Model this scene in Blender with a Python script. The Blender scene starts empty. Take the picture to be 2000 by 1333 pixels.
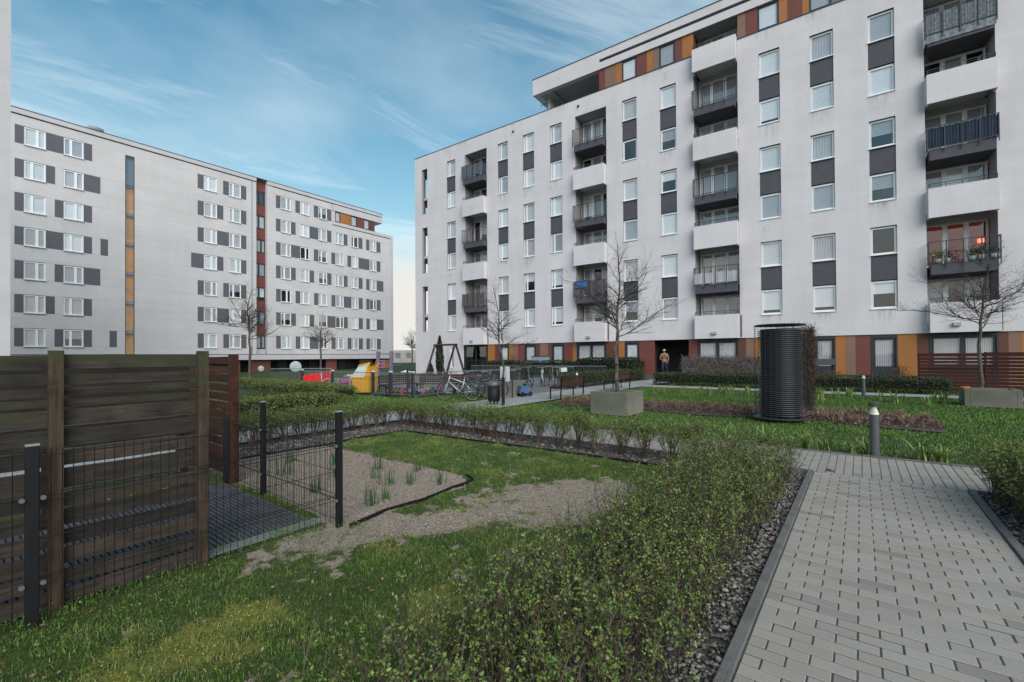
import bpy, bmesh, math, random
import numpy as np
from mathutils import Matrix, Vector
R_=math.radians; PI=math.pi
random.seed(7); rng=np.random.default_rng(11)
SC=bpy.context.scene; COL=SC.collection
# ------------------------------------------------------------------ camera
H=1.62
cam=bpy.data.cameras.new('camera'); co=bpy.data.objects.new('camera',cam); COL.objects.link(co)
cam.sensor_width=36.0; cam.lens=874.46/2000*36; cam.shift_y=(687.8-666.5)/2000; cam.clip_end=3000; cam.clip_start=0.05
co.matrix_world=Matrix.Translation((0,0,H))@Matrix.Rotation(R_(90)+0.0087,4,'X')@Matrix.Rotation(-0.0069,4,'Z')
SC.camera=co
# ------------------------------------------------------------------ world and sun
SUN_EL,SUN_ROT=R_(34),R_(163)
SC.view_settings.view_transform='Standard'; SC.view_settings.look='None'; SC.view_settings.gamma=1.0
SC.view_settings.exposure=0.93
W=bpy.data.worlds.new("World"); SC.world=W; W.use_nodes=True
nt=W.node_tree; N=nt.nodes; LK=nt.links; N.clear()
def nd(t,**k):
    n=N.new(t)
    for a,b in k.items(): setattr(n,a,b)
    return n
sky=nd('ShaderNodeTexSky',sky_type='NISHITA',sun_disc=False,sun_elevation=SUN_EL,sun_rotation=SUN_ROT,air_density=1.3,dust_density=0.9,ozone_density=2.2)
tc=nd('ShaderNodeTexCoord'); sp=nd('ShaderNodeSeparateXYZ'); LK.new(tc.outputs['Generated'],sp.inputs[0])
def mth(op,a,b=None,c=None,clamp=False):
    n=nd('ShaderNodeMath',operation=op,use_clamp=clamp)
    for i,v in enumerate((a,b,c)):
        if v is None: continue
        if isinstance(v,(int,float)): n.inputs[i].default_value=v
        else: LK.new(v,n.inputs[i])
    return n.outputs[0]
zc=mth('ADD',mth('MAXIMUM',sp.outputs[2],0.0),0.12)
cx=nd('ShaderNodeCombineXYZ'); LK.new(mth('DIVIDE',sp.outputs[0],zc),cx.inputs[0]); LK.new(mth('DIVIDE',sp.outputs[1],zc),cx.inputs[1])
mr=nd('ShaderNodeMapping'); LK.new(cx.outputs[0],mr.inputs[0]); mr.inputs['Rotation'].default_value=(0,0,R_(-33))
mp=nd('ShaderNodeMapping'); LK.new(mr.outputs[0],mp.inputs[0]); mp.inputs['Scale'].default_value=(0.36,1.25,1)
mp.inputs['Location'].default_value=(9.3,9.1,0)
n1=nd('ShaderNodeTexNoise'); n1.inputs['Scale'].default_value=1.15; n1.inputs['Detail'].default_value=11; n1.inputs['Roughness'].default_value=0.68; n1.inputs['Distortion'].default_value=0.75
LK.new(mp.outputs[0],n1.inputs['Vector'])
n2=nd('ShaderNodeTexNoise'); n2.inputs['Scale'].default_value=0.5; n2.inputs['Detail'].default_value=3; LK.new(cx.outputs[0],n2.inputs['Vector'])
cl=nd('ShaderNodeValToRGB'); cl.color_ramp.elements[0].position=0.47; cl.color_ramp.elements[1].position=0.80
LK.new(mth('ADD',n1.outputs[0],mth('MULTIPLY',mth('SUBTRACT',n2.outputs[0],0.5),0.45)),cl.inputs[0])
lowf=mth('POWER',mth('SUBTRACT',1.0,mth('MAXIMUM',sp.outputs[2],0.0),clamp=True),4.2)   # pale band at the horizon
mx=nd('ShaderNodeMix',data_type='RGBA'); n3=nd('ShaderNodeTexNoise'); n3.inputs['Scale'].default_value=0.9; n3.inputs['Detail'].default_value=5; LK.new(mr.outputs[0],n3.inputs['Vector']); LK.new(mth('MAXIMUM',mth('MULTIPLY',cl.outputs[0],0.8),mth('MULTIPLY',mth('SUBTRACT',n3.outputs[0],0.47),1.5,clamp=True)),mx.inputs['Factor']); 
tint=nd('ShaderNodeMix',data_type='RGBA',blend_type='MULTIPLY'); tint.inputs['Factor'].default_value=1.0; tint.inputs[7].default_value=(0.44,0.80,0.77,1)
LK.new(sky.outputs[0],tint.inputs[6])
LK.new(tint.outputs[2],mx.inputs[6]); mx.inputs[7].default_value=(5.5,6.0,6.2,1)
mx2=nd('ShaderNodeMix',data_type='RGBA'); lf2=mth('DIVIDE',mth('SUBTRACT',0.30,sp.outputs[2]),0.13,clamp=True); LK.new(mth('MAXIMUM',mth('MULTIPLY',lowf,0.95),lf2),mx2.inputs['Factor']); LK.new(mx.outputs[2],mx2.inputs[6]); mx2.inputs[7].default_value=(4.5,4.45,4.2,1)
bg=nd('ShaderNodeBackground'); bg.inputs[1].default_value=0.10; LK.new(mx2.outputs[2],bg.inputs[0])
wo=nd('ShaderNodeOutputWorld'); LK.new(bg.outputs[0],wo.inputs[0])
sl=bpy.data.lights.new('sun','SUN'); sl.energy=1.75; sl.angle=R_(55); sl.color=(1.0,0.93,0.89)
so=bpy.data.objects.new('sun',sl); COL.objects.link(so)
az=SUN_ROT; sd=Vector((math.sin(az)*math.cos(SUN_EL),math.cos(az)*math.cos(SUN_EL),math.sin(SUN_EL)))
so.rotation_euler=sd.to_track_quat('Z','Y').to_euler()

# ------------------------------------------------------------------ materials
MATS={}
def mat(name,col,rough=0.85,var=0.0,vscale=3.0,bump=0.0,bscale=40.0,metal=0.0,spec=0.3,col2=None,attr=None,emit=None,detail=6):
    """procedural principled material: base colour, optional noise variation towards col2, optional per-element attribute"""
    if name in MATS: return MATS[name]
    m=bpy.data.materials.new(name); m.use_nodes=True; t=m.node_tree; b=t.nodes['Principled BSDF']
    b.inputs['Roughness'].default_value=rough; b.inputs['Metallic'].default_value=metal; b.inputs['Specular IOR Level'].default_value=spec
    c2=col2 if col2 else tuple(max(0,x*(1-var)) for x in col)
    tcn=t.nodes.new('ShaderNodeTexCoord')
    nz=t.nodes.new('ShaderNodeTexNoise'); nz.inputs['Scale'].default_value=vscale; nz.inputs['Detail'].default_value=detail; nz.inputs['Roughness'].default_value=0.65
    t.links.new(tcn.outputs['Object'],nz.inputs['Vector'])
    rp=t.nodes.new('ShaderNodeValToRGB'); rp.color_ramp.elements[0].position=0.36; rp.color_ramp.elements[1].position=0.66
    rp.color_ramp.elements[0].color=(*c2,1); rp.color_ramp.elements[1].color=(*col,1)
    t.links.new(nz.outputs[0],rp.inputs[0]); out=rp.outputs[0]
    if attr:
        at=t.nodes.new('ShaderNodeAttribute'); at.attribute_name='rnd'
        r2=t.nodes.new('ShaderNodeValToRGB'); 
        while len(r2.color_ramp.elements)<len(attr): r2.color_ramp.elements.new(0.5)
        for i,c in enumerate(attr): r2.color_ramp.elements[i].position=i/(len(attr)-1); r2.color_ramp.elements[i].color=(*c,1)
        t.links.new(at.outputs['Fac'],r2.inputs[0])
        mm=t.nodes.new('ShaderNodeMix'); mm.data_type='RGBA'; mm.inputs['Factor'].default_value=0.8 
        t.links.new(out,mm.inputs[6]); t.links.new(r2.outputs[0],mm.inputs[7]); out=mm.outputs[2]
    t.links.new(out,b.inputs['Base Color'])
    if bump:
        nb=t.nodes.new('ShaderNodeTexNoise'); nb.inputs['Scale'].default_value=bscale; nb.inputs['Detail'].default_value=5
        t.links.new(tcn.outputs['Object'],nb.inputs['Vector'])
        bp=t.nodes.new('ShaderNodeBump'); bp.inputs['Strength'].default_value=bump; bp.inputs['Distance'].default_value=0.02
        t.links.new(nb.outputs[0],bp.inputs['Height']); t.links.new(bp.outputs[0],b.inputs['Normal'])
    if emit: b.inputs['Emission Color'].default_value=(*emit[:3],1); b.inputs['Emission Strength'].default_value=emit[3]
    MATS[name]=m; return m
def glass_mat(name,tint=(0.9,0.95,1.0),base=0.10):
    m=bpy.data.materials.new(name); m.use_nodes=True; t=m.node_tree; t.nodes.clear()
    o=t.nodes.new('ShaderNodeOutputMaterial'); mix=t.nodes.new('ShaderNodeMixShader'); tr=t.nodes.new('ShaderNodeBsdfTransparent'); gl=t.nodes.new('ShaderNodeBsdfGlossy')
    tr.inputs[0].default_value=(*tint,1); gl.inputs['Roughness'].default_value=0.02
    lw0=t.nodes.new('ShaderNodeLayerWeight'); lw0.inputs[0].default_value=.5; lw=t.nodes.new('ShaderNodeMath'); lw.operation='POWER'; lw.inputs[1].default_value=3.5; t.links.new(lw0.outputs['Facing'],lw.inputs[0])
    ad=t.nodes.new('ShaderNodeMath'); ad.operation='MULTIPLY_ADD'; ad.inputs[1].default_value=.8; ad.inputs[2].default_value=base; ad.use_clamp=True
    nz=t.nodes.new('ShaderNodeTexNoise'); nz.inputs['Scale'].default_value=1.3; bp=t.nodes.new('ShaderNodeBump'); bp.inputs['Strength'].default_value=0.04
    t.links.new(nz.outputs[0],bp.inputs['Height']); t.links.new(bp.outputs[0],gl.inputs['Normal'])
    t.links.new(lw.outputs[0],ad.inputs[0]); t.links.new(ad.outputs[0],mix.inputs[0]); t.links.new(tr.outputs[0],mix.inputs[1]); t.links.new(gl.outputs[0],mix.inputs[2]); t.links.new(mix.outputs[0],o.inputs[0])
    MATS[name]=m; return m
def facade_mat(name,col,stain,joints=None):
    """plaster with streaky stains; joints=(period, (offsets...)) draws panel joints in local z"""
    m=bpy.data.materials.new(name); m.use_nodes=True; t=m.node_tree; b=t.nodes['Principled BSDF']; L=t.links
    b.inputs['Roughness'].default_value=0.92; b.inputs['Specular IOR Level'].default_value=0.2
    tcn=t.nodes.new('ShaderNodeTexCoord'); 
    def noise(scale,sc=(1,1,1),det=6,rough=.6):
        mpn=t.nodes.new('ShaderNodeMapping'); mpn.inputs['Scale'].default_value=sc; L.new(tcn.outputs['Object'],mpn.inputs[0])
        n=t.nodes.new('ShaderNodeTexNoise'); n.inputs['Scale'].default_value=scale; n.inputs['Detail'].default_value=det; n.inputs['Roughness'].default_value=rough; L.new(mpn.outputs[0],n.inputs['Vector']); return n.outputs[0]
    def ramp(src,p0,p1,c0,c1):
        r=t.nodes.new('ShaderNodeValToRGB'); r.color_ramp.elements[0].position=p0; r.color_ramp.elements[1].position=p1
        r.color_ramp.elements[0].color=(*c0,1); r.color_ramp.elements[1].color=(*c1,1); L.new(src,r.inputs[0]); return r.outputs[0]
    def mul(a,bb,f=1.0):
        x=t.nodes.new('ShaderNodeMix'); x.data_type='RGBA'; x.blend_type='MULTIPLY'; x.inputs['Factor'].default_value=f; L.new(a,x.inputs[6]); L.new(bb,x.inputs[7]); return x.outputs[2]
    big=ramp(noise(0.22,(1,1,1.6),8,.62),0.34,0.64,stain,col)
    streak=ramp(noise(1.0,(1.1,1,0.16),8,.7),0.28,0.6,(.93,.925,.915),(1,1,1))
    hor=ramp(noise(1.0,(0.05,1,2.6),3),0.35,0.6,(.965,.965,.965),(1,1,1))
    fine=ramp(noise(9,(1,1,1),8,.7),0.3,0.6,(.955,.955,.955),(1,1,1))
    c=mul(mul(mul(big,streak),hor),fine)
    if joints:
        sp_=t.nodes.new('ShaderNodeSeparateXYZ'); L.new(tcn.outputs['Object'],sp_.inputs[0])
        tot=None
        for axis,per,off,wd in joints:
            md=t.nodes.new('ShaderNodeMath'); md.operation='ADD'; L.new(sp_.outputs[axis],md.inputs[0]); md.inputs[1].default_value=-off+per*40
            m2=t.nodes.new('ShaderNodeMath'); m2.operation='MODULO'; L.new(md.outputs[0],m2.inputs[0]); m2.inputs[1].default_value=per
            m3=t.nodes.new('ShaderNodeMath'); m3.operation='LESS_THAN'; L.new(m2.outputs[0],m3.inputs[0]); m3.inputs[1].default_value=wd
            if tot is None: tot=m3.outputs[0]
            else:
                m4=t.nodes.new('ShaderNodeMath'); m4.operation='MAXIMUM'; L.new(tot,m4.inputs[0]); L.new(m3.outputs[0],m4.inputs[1]); tot=m4.outputs[0]
        x=t.nodes.new('ShaderNodeMix'); x.data_type='RGBA'; L.new(tot,x.inputs['Factor']); L.new(c,x.inputs[6]); x.inputs[7].default_value=(*[v*.72 for v in col],1); c=x.outputs[2]
    L.new(c,b.inputs['Base Color'])
    nb=t.nodes.new('ShaderNodeTexNoise'); nb.inputs['Scale'].default_value=70; L.new(tcn.outputs['Object'],nb.inputs['Vector'])
    bp=t.nodes.new('ShaderNodeBump'); bp.inputs['Strength'].default_value=.12; bp.inputs['Distance'].default_value=.01; L.new(nb.outputs[0],bp.inputs['Height']); L.new(bp.outputs[0],b.inputs['Normal'])
    MATS[name]=m; return m
def wood_mat(name,cols,axis_scale,algae=None):
    """weathered timber: grain stretched along the board, per-board tone, algae growth"""
    m=bpy.data.materials.new(name); m.use_nodes=True; t=m.node_tree; b=t.nodes['Principled BSDF']; L=t.links
    b.inputs['Roughness'].default_value=.85; b.inputs['Specular IOR Level'].default_value=.25
    tcn=t.nodes.new('ShaderNodeTexCoord'); mpn=t.nodes.new('ShaderNodeMapping'); mpn.inputs['Scale'].default_value=axis_scale; L.new(tcn.outputs['Object'],mpn.inputs[0])
    n=t.nodes.new('ShaderNodeTexNoise'); n.inputs['Scale'].default_value=1; n.inputs['Detail'].default_value=10; n.inputs['Roughness'].default_value=.75; n.inputs['Distortion'].default_value=.15; L.new(mpn.outputs[0],n.inputs['Vector'])
    r=t.nodes.new('ShaderNodeValToRGB'); r.color_ramp.elements[0].position=.36; r.color_ramp.elements[1].position=.66
    r.color_ramp.elements[0].color=(*cols[0],1); r.color_ramp.elements[1].color=(*cols[1],1); L.new(n.outputs[0],r.inputs[0])
    at=t.nodes.new('ShaderNodeAttribute'); at.attribute_name='rnd'
    n5=t.nodes.new('ShaderNodeTexNoise'); n5.inputs['Scale'].default_value=7; n5.inputs['Detail'].default_value=4; L.new(tcn.outputs['Object'],n5.inputs['Vector'])
    r5=t.nodes.new('ShaderNodeValToRGB'); r5.color_ramp.elements[0].position=.3; r5.color_ramp.elements[1].position=.55; r5.color_ramp.elements[0].color=(.68,.66,.64,1); L.new(n5.outputs[0],r5.inputs[0])
    x5=t.nodes.new('ShaderNodeMix'); x5.data_type='RGBA'; x5.blend_type='MULTIPLY'; x5.inputs['Factor'].default_value=1; L.new(r.outputs[0],x5.inputs[6]); L.new(r5.outputs[0],x5.inputs[7]); r=x5
    x=t.nodes.new('ShaderNodeMix'); x.data_type='RGBA'; x.blend_type='MULTIPLY'; x.inputs['Factor'].default_value=1
    r3=t.nodes.new('ShaderNodeValToRGB'); r3.color_ramp.elements[0].color=(.52,.52,.54,1); r3.color_ramp.elements[1].color=(1.25,1.12,1.02,1); L.new(at.outputs['Fac'],r3.inputs[0])
    L.new(r.outputs[2],x.inputs[6]); L.new(r3.outputs[0],x.inputs[7]); c=x.outputs[2]
    if algae:
        mp2=t.nodes.new('ShaderNodeMapping'); mp2.inputs['Scale'].default_value=(.9,1,6); L.new(tcn.outputs['Object'],mp2.inputs[0]); n2=t.nodes.new('ShaderNodeTexNoise'); n2.inputs['Scale'].default_value=1.6; n2.inputs['Detail'].default_value=9; n2.inputs['Roughness'].default_value=.7; L.new(mp2.outputs[0],n2.inputs['Vector'])
        sp_=t.nodes.new('ShaderNodeSeparateXYZ'); L.new(tcn.outputs['Object'],sp_.inputs[0])
        a1=t.nodes.new('ShaderNodeMath'); a1.operation='MULTIPLY_ADD'; L.new(sp_.outputs[2],a1.inputs[0]); a1.inputs[1].default_value=.28; L.new(n2.outputs[0],a1.inputs[2])
        r4=t.nodes.new('ShaderNodeValToRGB'); r4.color_ramp.elements[0].position=.86; r4.color_ramp.elements[1].position=1.08; L.new(a1.outputs[0],r4.inputs[0])
        y=t.nodes.new('ShaderNodeMix'); y.data_type='RGBA'; L.new(r4.outputs[0],y.inputs['Factor']); L.new(c,y.inputs[6]); y.inputs[7].default_value=(*algae,1); c=y.outputs[2]
    L.new(c,b.inputs['Base Color'])
    bp=t.nodes.new('ShaderNodeBump'); bp.inputs['Strength'].default_value=.5; bp.inputs['Distance'].default_value=.006; L.new(n.outputs[0],bp.inputs['Height']); L.new(bp.outputs[0],b.inputs['Normal'])
    MATS[name]=m; return m
GLASS=glass_mat('window_glass',(1,1,1),.15); GLASS2=glass_mat('dark_glass',(.55,.6,.65),.16)
PLASTER=facade_mat('plaster_right',(.655,.62,.64),(.585,.555,.575))
PLASTER_L=facade_mat('plaster_left',(.60,.57,.575),(.535,.51,.515),joints=[(2,2.8,1.40,.03),(2,2.8,2.67,.03)])
PLASTER_N=facade_mat('plaster_plain',(.56,.54,.56),(.49,.475,.495))
DKP=mat('anthracite_render',(.085,.083,.098),.8,.15,2,.1,60)
DKP_L=mat('graphite_panel',(.115,.113,.13),.8,.12,2)
WHITE=mat('white_upvc',(.78,.80,.81),.4,.04,2,spec=.5)
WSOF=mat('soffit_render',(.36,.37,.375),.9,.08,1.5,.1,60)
ALU=mat('anthracite_metal',(.045,.05,.058),.45,.15,4,metal=.4,spec=.5)
BLACK=mat('black_metal',(.008,.008,.010),.6,.2,6,spec=.3)
BLIND=mat('blind_white',(.66,.69,.73),.7,.05,3)
BLIND2=mat('blind_grey',(.34,.36,.40),.7,.08,3)
CURT=mat('curtain_cloth',(.50,.50,.53),.9,.10,1.5)
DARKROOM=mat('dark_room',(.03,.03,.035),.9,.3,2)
CLOTHB=mat('blue_cloth',(.05,.13,.32),.85,.2,5)
ORANGE=mat('orange_cladding',(.36,.145,.045),.6,.12,1.2)
RED=mat('oxide_cladding',(.17,.055,.045),.6,.12,1.2)
BROWN=mat('brown_cladding',(.125,.05,.036),.6,.12,1.2)
TAN=mat('taupe_cladding',(.23,.135,.10),.6,.12,1.2)

# ------------------------------------------------------------------ mesh helpers
class MB:
    def __init__(s): s.v=[];s.f=[];s.r=[];s.cur=0.5;s.mi=[];s.m=0
    def add(s,vs,fs):
        o=len(s.v); s.v+=[tuple(p) for p in vs]; s.f+=[tuple(i+o for i in f) for f in fs]; s.r+=[s.cur]*len(vs); s.mi+=[s.m]*len(fs)
    def box(s,x0,x1,y0,y1,z0,z1):
        x0,x1=min(x0,x1),max(x0,x1); y0,y1=min(y0,y1),max(y0,y1); z0,z1=min(z0,z1),max(z0,z1)
        s.add([(x0,y0,z0),(x1,y0,z0),(x1,y1,z0),(x0,y1,z0),(x0,y0,z1),(x1,y0,z1),(x1,y1,z1),(x0,y1,z1)],[(0,3,2,1),(4,5,6,7),(0,1,5,4),(1,2,6,5),(2,3,7,6),(3,0,4,7)])
    def cbox(s,cx,cy,z0,z1,lx,ly,rot=0.0):
        c,n=math.cos(rot),math.sin(rot); q=[(-lx/2,-ly/2),(lx/2,-ly/2),(lx/2,ly/2),(-lx/2,ly/2)]
        p=[(cx+x*c-y*n,cy+x*n+y*c) for x,y in q]
        s.add([(x,y,z0) for x,y in p]+[(x,y,z1) for x,y in p],[(0,3,2,1),(4,5,6,7),(0,1,5,4),(1,2,6,5),(2,3,7,6),(3,0,4,7)])
    def beam(s,p0,p1,w,h=None):
        h=h or w; p0=Vector(p0);p1=Vector(p1);d=(p1-p0).normalized(); up=Vector((0,0,1)) if abs(d.z)<.95 else Vector((1,0,0))
        a=d.cross(up).normalized()*w/2; b=a.cross(d).normalized()*h/2
        vs=[p+i*a+j*b for p in (p0,p1) for i,j in((-1,-1),(1,-1),(1,1),(-1,1))]
        s.add(vs,[(3,2,1,0),(4,5,6,7),(0,1,5,4),(1,2,6,5),(2,3,7,6),(3,0,4,7)])
    def tube(s,p0,p1,r0,r1=None,n=8,cap=True):
        r1=r0 if r1 is None else r1; p0=Vector(p0);p1=Vector(p1);d=p1-p0
        if d.length<1e-6: return
        d.normalize(); up=Vector((0,0,1)) if abs(d.z)<.95 else Vector((1,0,0)); a=d.cross(up).normalized(); b=a.cross(d)
        vs=[];fs=[]
        for p,r in((p0,r0),(p1,r1)):
            for i in range(n):
                t=2*PI*i/n; vs.append(p+a*math.cos(t)*r+b*math.sin(t)*r)
        for i in range(n): fs.append((i,(i+1)%n,n+(i+1)%n,n+i))
        if cap: fs+= [tuple(range(n-1,-1,-1)),tuple(range(n,2*n))]
        s.add(vs,fs)
    def path(s,pts,rs,n=6):
        for i in range(len(pts)-1): s.tube(pts[i],pts[i+1],rs[i] if isinstance(rs,(list,tuple)) else rs, rs[i+1] if isinstance(rs,(list,tuple)) else rs,n,cap=True)
    def lathe(s,prof,n=24,c=(0,0,0)):
        vs=[];fs=[]
        for r,z in prof:
            for i in range(n): t=2*PI*i/n; vs.append((c[0]+r*math.cos(t),c[1]+r*math.sin(t),c[2]+z))
        for k in range(len(prof)-1):
            for i in range(n): fs.append((k*n+i,k*n+(i+1)%n,(k+1)*n+(i+1)%n,(k+1)*n+i))
        s.add(vs,fs)
    def ring(s,c,rad,r,axis='x',n=28,m=6,rot=0.0):
        vs=[];fs=[]
        for i in range(n):
            t=2*PI*i/n
            for j in range(m):
                u=2*PI*j/m; q=rad+r*math.cos(u); w=r*math.sin(u)
                if axis=='x': p=(w,q*math.cos(t),q*math.sin(t))
                elif axis=='y': p=(q*math.cos(t),w,q*math.sin(t))
                else: p=(q*math.cos(t),q*math.sin(t),w)
                if rot and axis!='z': p=(p[0]*math.cos(rot)-p[1]*math.sin(rot),p[0]*math.sin(rot)+p[1]*math.cos(rot),p[2])
                vs.append((c[0]+p[0],c[1]+p[1],c[2]+p[2]))
        for i in range(n):
            for j in range(m): fs.append((i*m+j,((i+1)%n)*m+j,((i+1)%n)*m+(j+1)%m,i*m+(j+1)%m))
        s.add(vs,fs)
    def quad(s,*p): s.add(p,[tuple(range(len(p)))])
    def mesh(s,name,mats,smooth=False,bevel=0):
        me=bpy.data.meshes.new(name); me.from_pydata(s.v,[],s.f)
        mats=mats if isinstance(mats,(list,tuple)) else [mats]
        for m in mats: me.materials.append(m)
        if len(mats)>1: me.polygons.foreach_set('material_index',s.mi)
        a=me.attributes.new('rnd','FLOAT','POINT'); a.data.foreach_set('value',s.r)
        if smooth: me.polygons.foreach_set('use_smooth',[True]*len(s.f))
        me.update(); return me
    def build(s,name,mats,parent=None,smooth=False,bevel=0,**k):
        o=link(name,s.mesh(name,mats,smooth),parent)
        if bevel: 
            b=o.modifiers.new('bevel','BEVEL'); b.width=bevel; b.segments=2; b.limit_method='ANGLE'; b.angle_limit=R_(40)
        if k: tag(o,**k)
        return o
def link(name,data,parent=None,loc=(0,0,0),rz=0.0,scale=None):
    o=bpy.data.objects.new(name,data); COL.objects.link(o); o.location=loc; o.rotation_euler=(0,0,rz)
    if scale: o.scale=scale
    if parent is not None: o.parent=parent
    return o
def tag(o,label=None,cat=None,group=None,kind=None):
    if label: o['label']=label
    if cat: o['category']=cat
    if group: o['group']=group
    if kind: o['kind']=kind
    return o
def thing(name,label,cat,loc=(0,0,0),rz=0.0,group=None): return tag(link(name,None,None,loc,rz),label,cat,group)
def kids(o): return [c for c in bpy.data.objects if c.parent==o]
def copy_tree(o,parent=None,ch=None):
    c=o.copy(); COL.objects.link(c); c.parent=parent
    for k in kids(o): copy_tree(k,c)
    return c
UA=(.614,.789); UB=(-.789,.614); ROT=math.atan2(.789,.614)      # courtyard axes: A away along the path, B to the left of it
def P(a,b,z=0.0): return (a*UA[0]+b*UB[0],a*UA[1]+b*UB[1],z)
def inv(x,y): return x*UA[0]+y*UA[1],x*UB[0]+y*UB[1]
# frame object for things modelled in (A,B,z) coordinates: x=A, y=B
def npmesh(name,V,F,mats,rnd=None,smooth=False,attrs=None):
    me=bpy.data.meshes.new(name); nv=len(V); nf=len(F); k=F.shape[1]
    me.vertices.add(nv); me.vertices.foreach_set('co',np.asarray(V,dtype=np.float32).ravel())
    me.loops.add(nf*k); me.polygons.add(nf)
    me.polygons.foreach_set('loop_start',np.arange(0,nf*k,k,dtype=np.int32)); me.polygons.foreach_set('loop_total',np.full(nf,k,dtype=np.int32))
    me.loops.foreach_set('vertex_index',F.astype(np.int32).ravel())
    for m in (mats if isinstance(mats,(list,tuple)) else [mats]): me.materials.append(m)
    if rnd is not None: a=me.attributes.new('rnd','FLOAT','POINT'); a.data.foreach_set('value',np.asarray(rnd,dtype=np.float32))
    if attrs:
        for n_,v in attrs.items(): a=me.attributes.new(n_,'FLOAT','POINT'); a.data.foreach_set('value',np.asarray(v,dtype=np.float32))
    me.polygons.foreach_set('use_smooth',np.full(nf,bool(smooth)))
    me.update(calc_edges=True); me.validate(); return me
def vnoise(x,y,s,seed=0):
    g=np.random.default_rng(seed).random((64,64)); x=x*s;y=y*s; xi=np.floor(x).astype(int);yi=np.floor(y).astype(int);fx=x-xi;fy=y-yi
    fx=fx*fx*(3-2*fx);fy=fy*fy*(3-2*fy); a=g[xi%64,yi%64];b=g[(xi+1)%64,yi%64];c=g[xi%64,(yi+1)%64];d=g[(xi+1)%64,(yi+1)%64]
    return (a*(1-fx)+b*fx)*(1-fy)+(c*(1-fx)+d*fx)*fy
def fbm(x,y,s,seed=0): return .5*vnoise(x,y,s,seed)+.3*vnoise(x,y,s*2.3,seed+1)+.2*vnoise(x,y,s*5.1,seed+2)
def leaves(C,size,asp=.55,flat=.0,r=None):
    """C (n,3) centres -> leaf rhombs"""
    r=r or rng; n=len(C); d=r.normal(size=(n,3)); d[:,2]=d[:,2]*(1-flat)+.2; d/=np.linalg.norm(d,axis=1)[:,None]
    e=r.normal(size=(n,3)); e-=d*(e*d).sum(1)[:,None]; e/=np.linalg.norm(e,axis=1)[:,None]
    s=(size*(.6+.8*r.random(n)))[:,None]
    V=np.stack([C-d*s*.5,C+e*s*asp*.5+d*s*.05,C+d*s*.5,C-e*s*asp*.5+d*s*.05],1).reshape(-1,3)
    F=np.arange(4*n).reshape(n,4); return V,F
def segs(P0,P1,R0,R1,n=3):
    """many tapered prisms"""
    m=len(P0); d=P1-P0; L=np.linalg.norm(d,axis=1)[:,None]+1e-9; d=d/L
    up=np.tile([0,0,1.],(m,1)); up[np.abs(d[:,2])>.9]=[1,0,0]; a=np.cross(d,up); a/=np.linalg.norm(a,axis=1)[:,None]; b=np.cross(a,d)
    V=np.zeros((m,2*n,3)); 
    for i in range(n):
        t=2*PI*i/n; o=a*math.cos(t)+b*math.sin(t); V[:,i]=P0+o*np.reshape(R0,(-1,1)); V[:,n+i]=P1+o*np.reshape(R1,(-1,1))
    base=(np.arange(m)*2*n)[:,None,None]; f=np.array([[i,(i+1)%n,n+(i+1)%n,n+i] for i in range(n)])[None]
    return V.reshape(-1,3),(base+f).reshape(-1,4)

exec_parts=[]
# ================================================================== BUILDINGS
def wall(mb,x0,x1,z0,z1,holes,depth=.25,y=0.0,reveal=True):
    xs=sorted(set([x0,x1]+[v for h in holes for v in h[:2] if x0<v<x1]))
    for a,b in zip(xs[:-1],xs[1:]):
        m=(a+b)/2; iv=sorted((h[2],h[3]) for h in holes if h[0]<m<h[1]); z=z0
        for lo,hi in iv+[(z1,z1)]:
            if lo>z+1e-4: mb.quad((a,y,z),(b,y,z),(b,y,lo),(a,y,lo))
            z=max(z,hi)
    if reveal:
        for h in holes:
            d=h[4] if len(h)>4 else depth; a,b,lo,hi=h[:4]
            mb.quad((a,y,lo),(a,y+d,lo),(a,y+d,hi),(a,y,hi)); mb.quad((b,y,lo),(b,y,hi),(b,y+d,hi),(b,y+d,lo))
            mb.quad((a,y,hi),(a,y+d,hi),(b,y+d,hi),(b,y,hi)); mb.quad((a,y,lo),(b,y,lo),(b,y+d,lo),(a,y+d,lo))
CACHE={}
def cached(key,fn):
    if key not in CACHE: CACHE[key]=fn()
    return CACHE[key]
def win_frame(w,h,kind,fm,t=.055,name='window_frame'):
    def mk():
        m=MB(); m.box(0,w,0,.07,0,t);m.box(0,w,0,.07,h-t,h);m.box(0,t,0,.07,t,h-t);m.box(w-t,w,0,.07,t,h-t)
        def sash(a,b,yy=-.012): 
            s=.040; m.box(a,b,yy,.05,t,t+s);m.box(a,b,yy,.05,h-t-s,h-t);m.box(a,a+s,yy,.05,t+s,h-t-s);m.box(b-s,b,yy,.05,t+s,h-t-s)
        if kind=='one': sash(t,w-t)
        elif kind=='side': m.box(.20,.28,0,.07,t,h-t); sash(.28,w-t)
        elif kind=='twoL': m.box(w*.36-.04,w*.36+.04,0,.07,t,h-t); sash(t,w*.36-.04); sash(w*.36+.04,w-t)
        elif kind=='twoR': m.box(w*.60-.04,w*.60+.04,0,.07,t,h-t); sash(t,w*.60-.04); sash(w*.60+.04,w-t)
        elif kind=='half': m.box(w*.5-.04,w*.5+.04,0,.07,t,h-t); sash(t,w*.5-.04); sash(w*.5+.04,w-t)
        if fm is WHITE: m.box(-.03,w+.03,-.16,0.0,-.035,0.0)
        return m.mesh('window',fm)
    return cached(('wf',round(w,2),round(h,2),kind,fm.name,t),mk)
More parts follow.
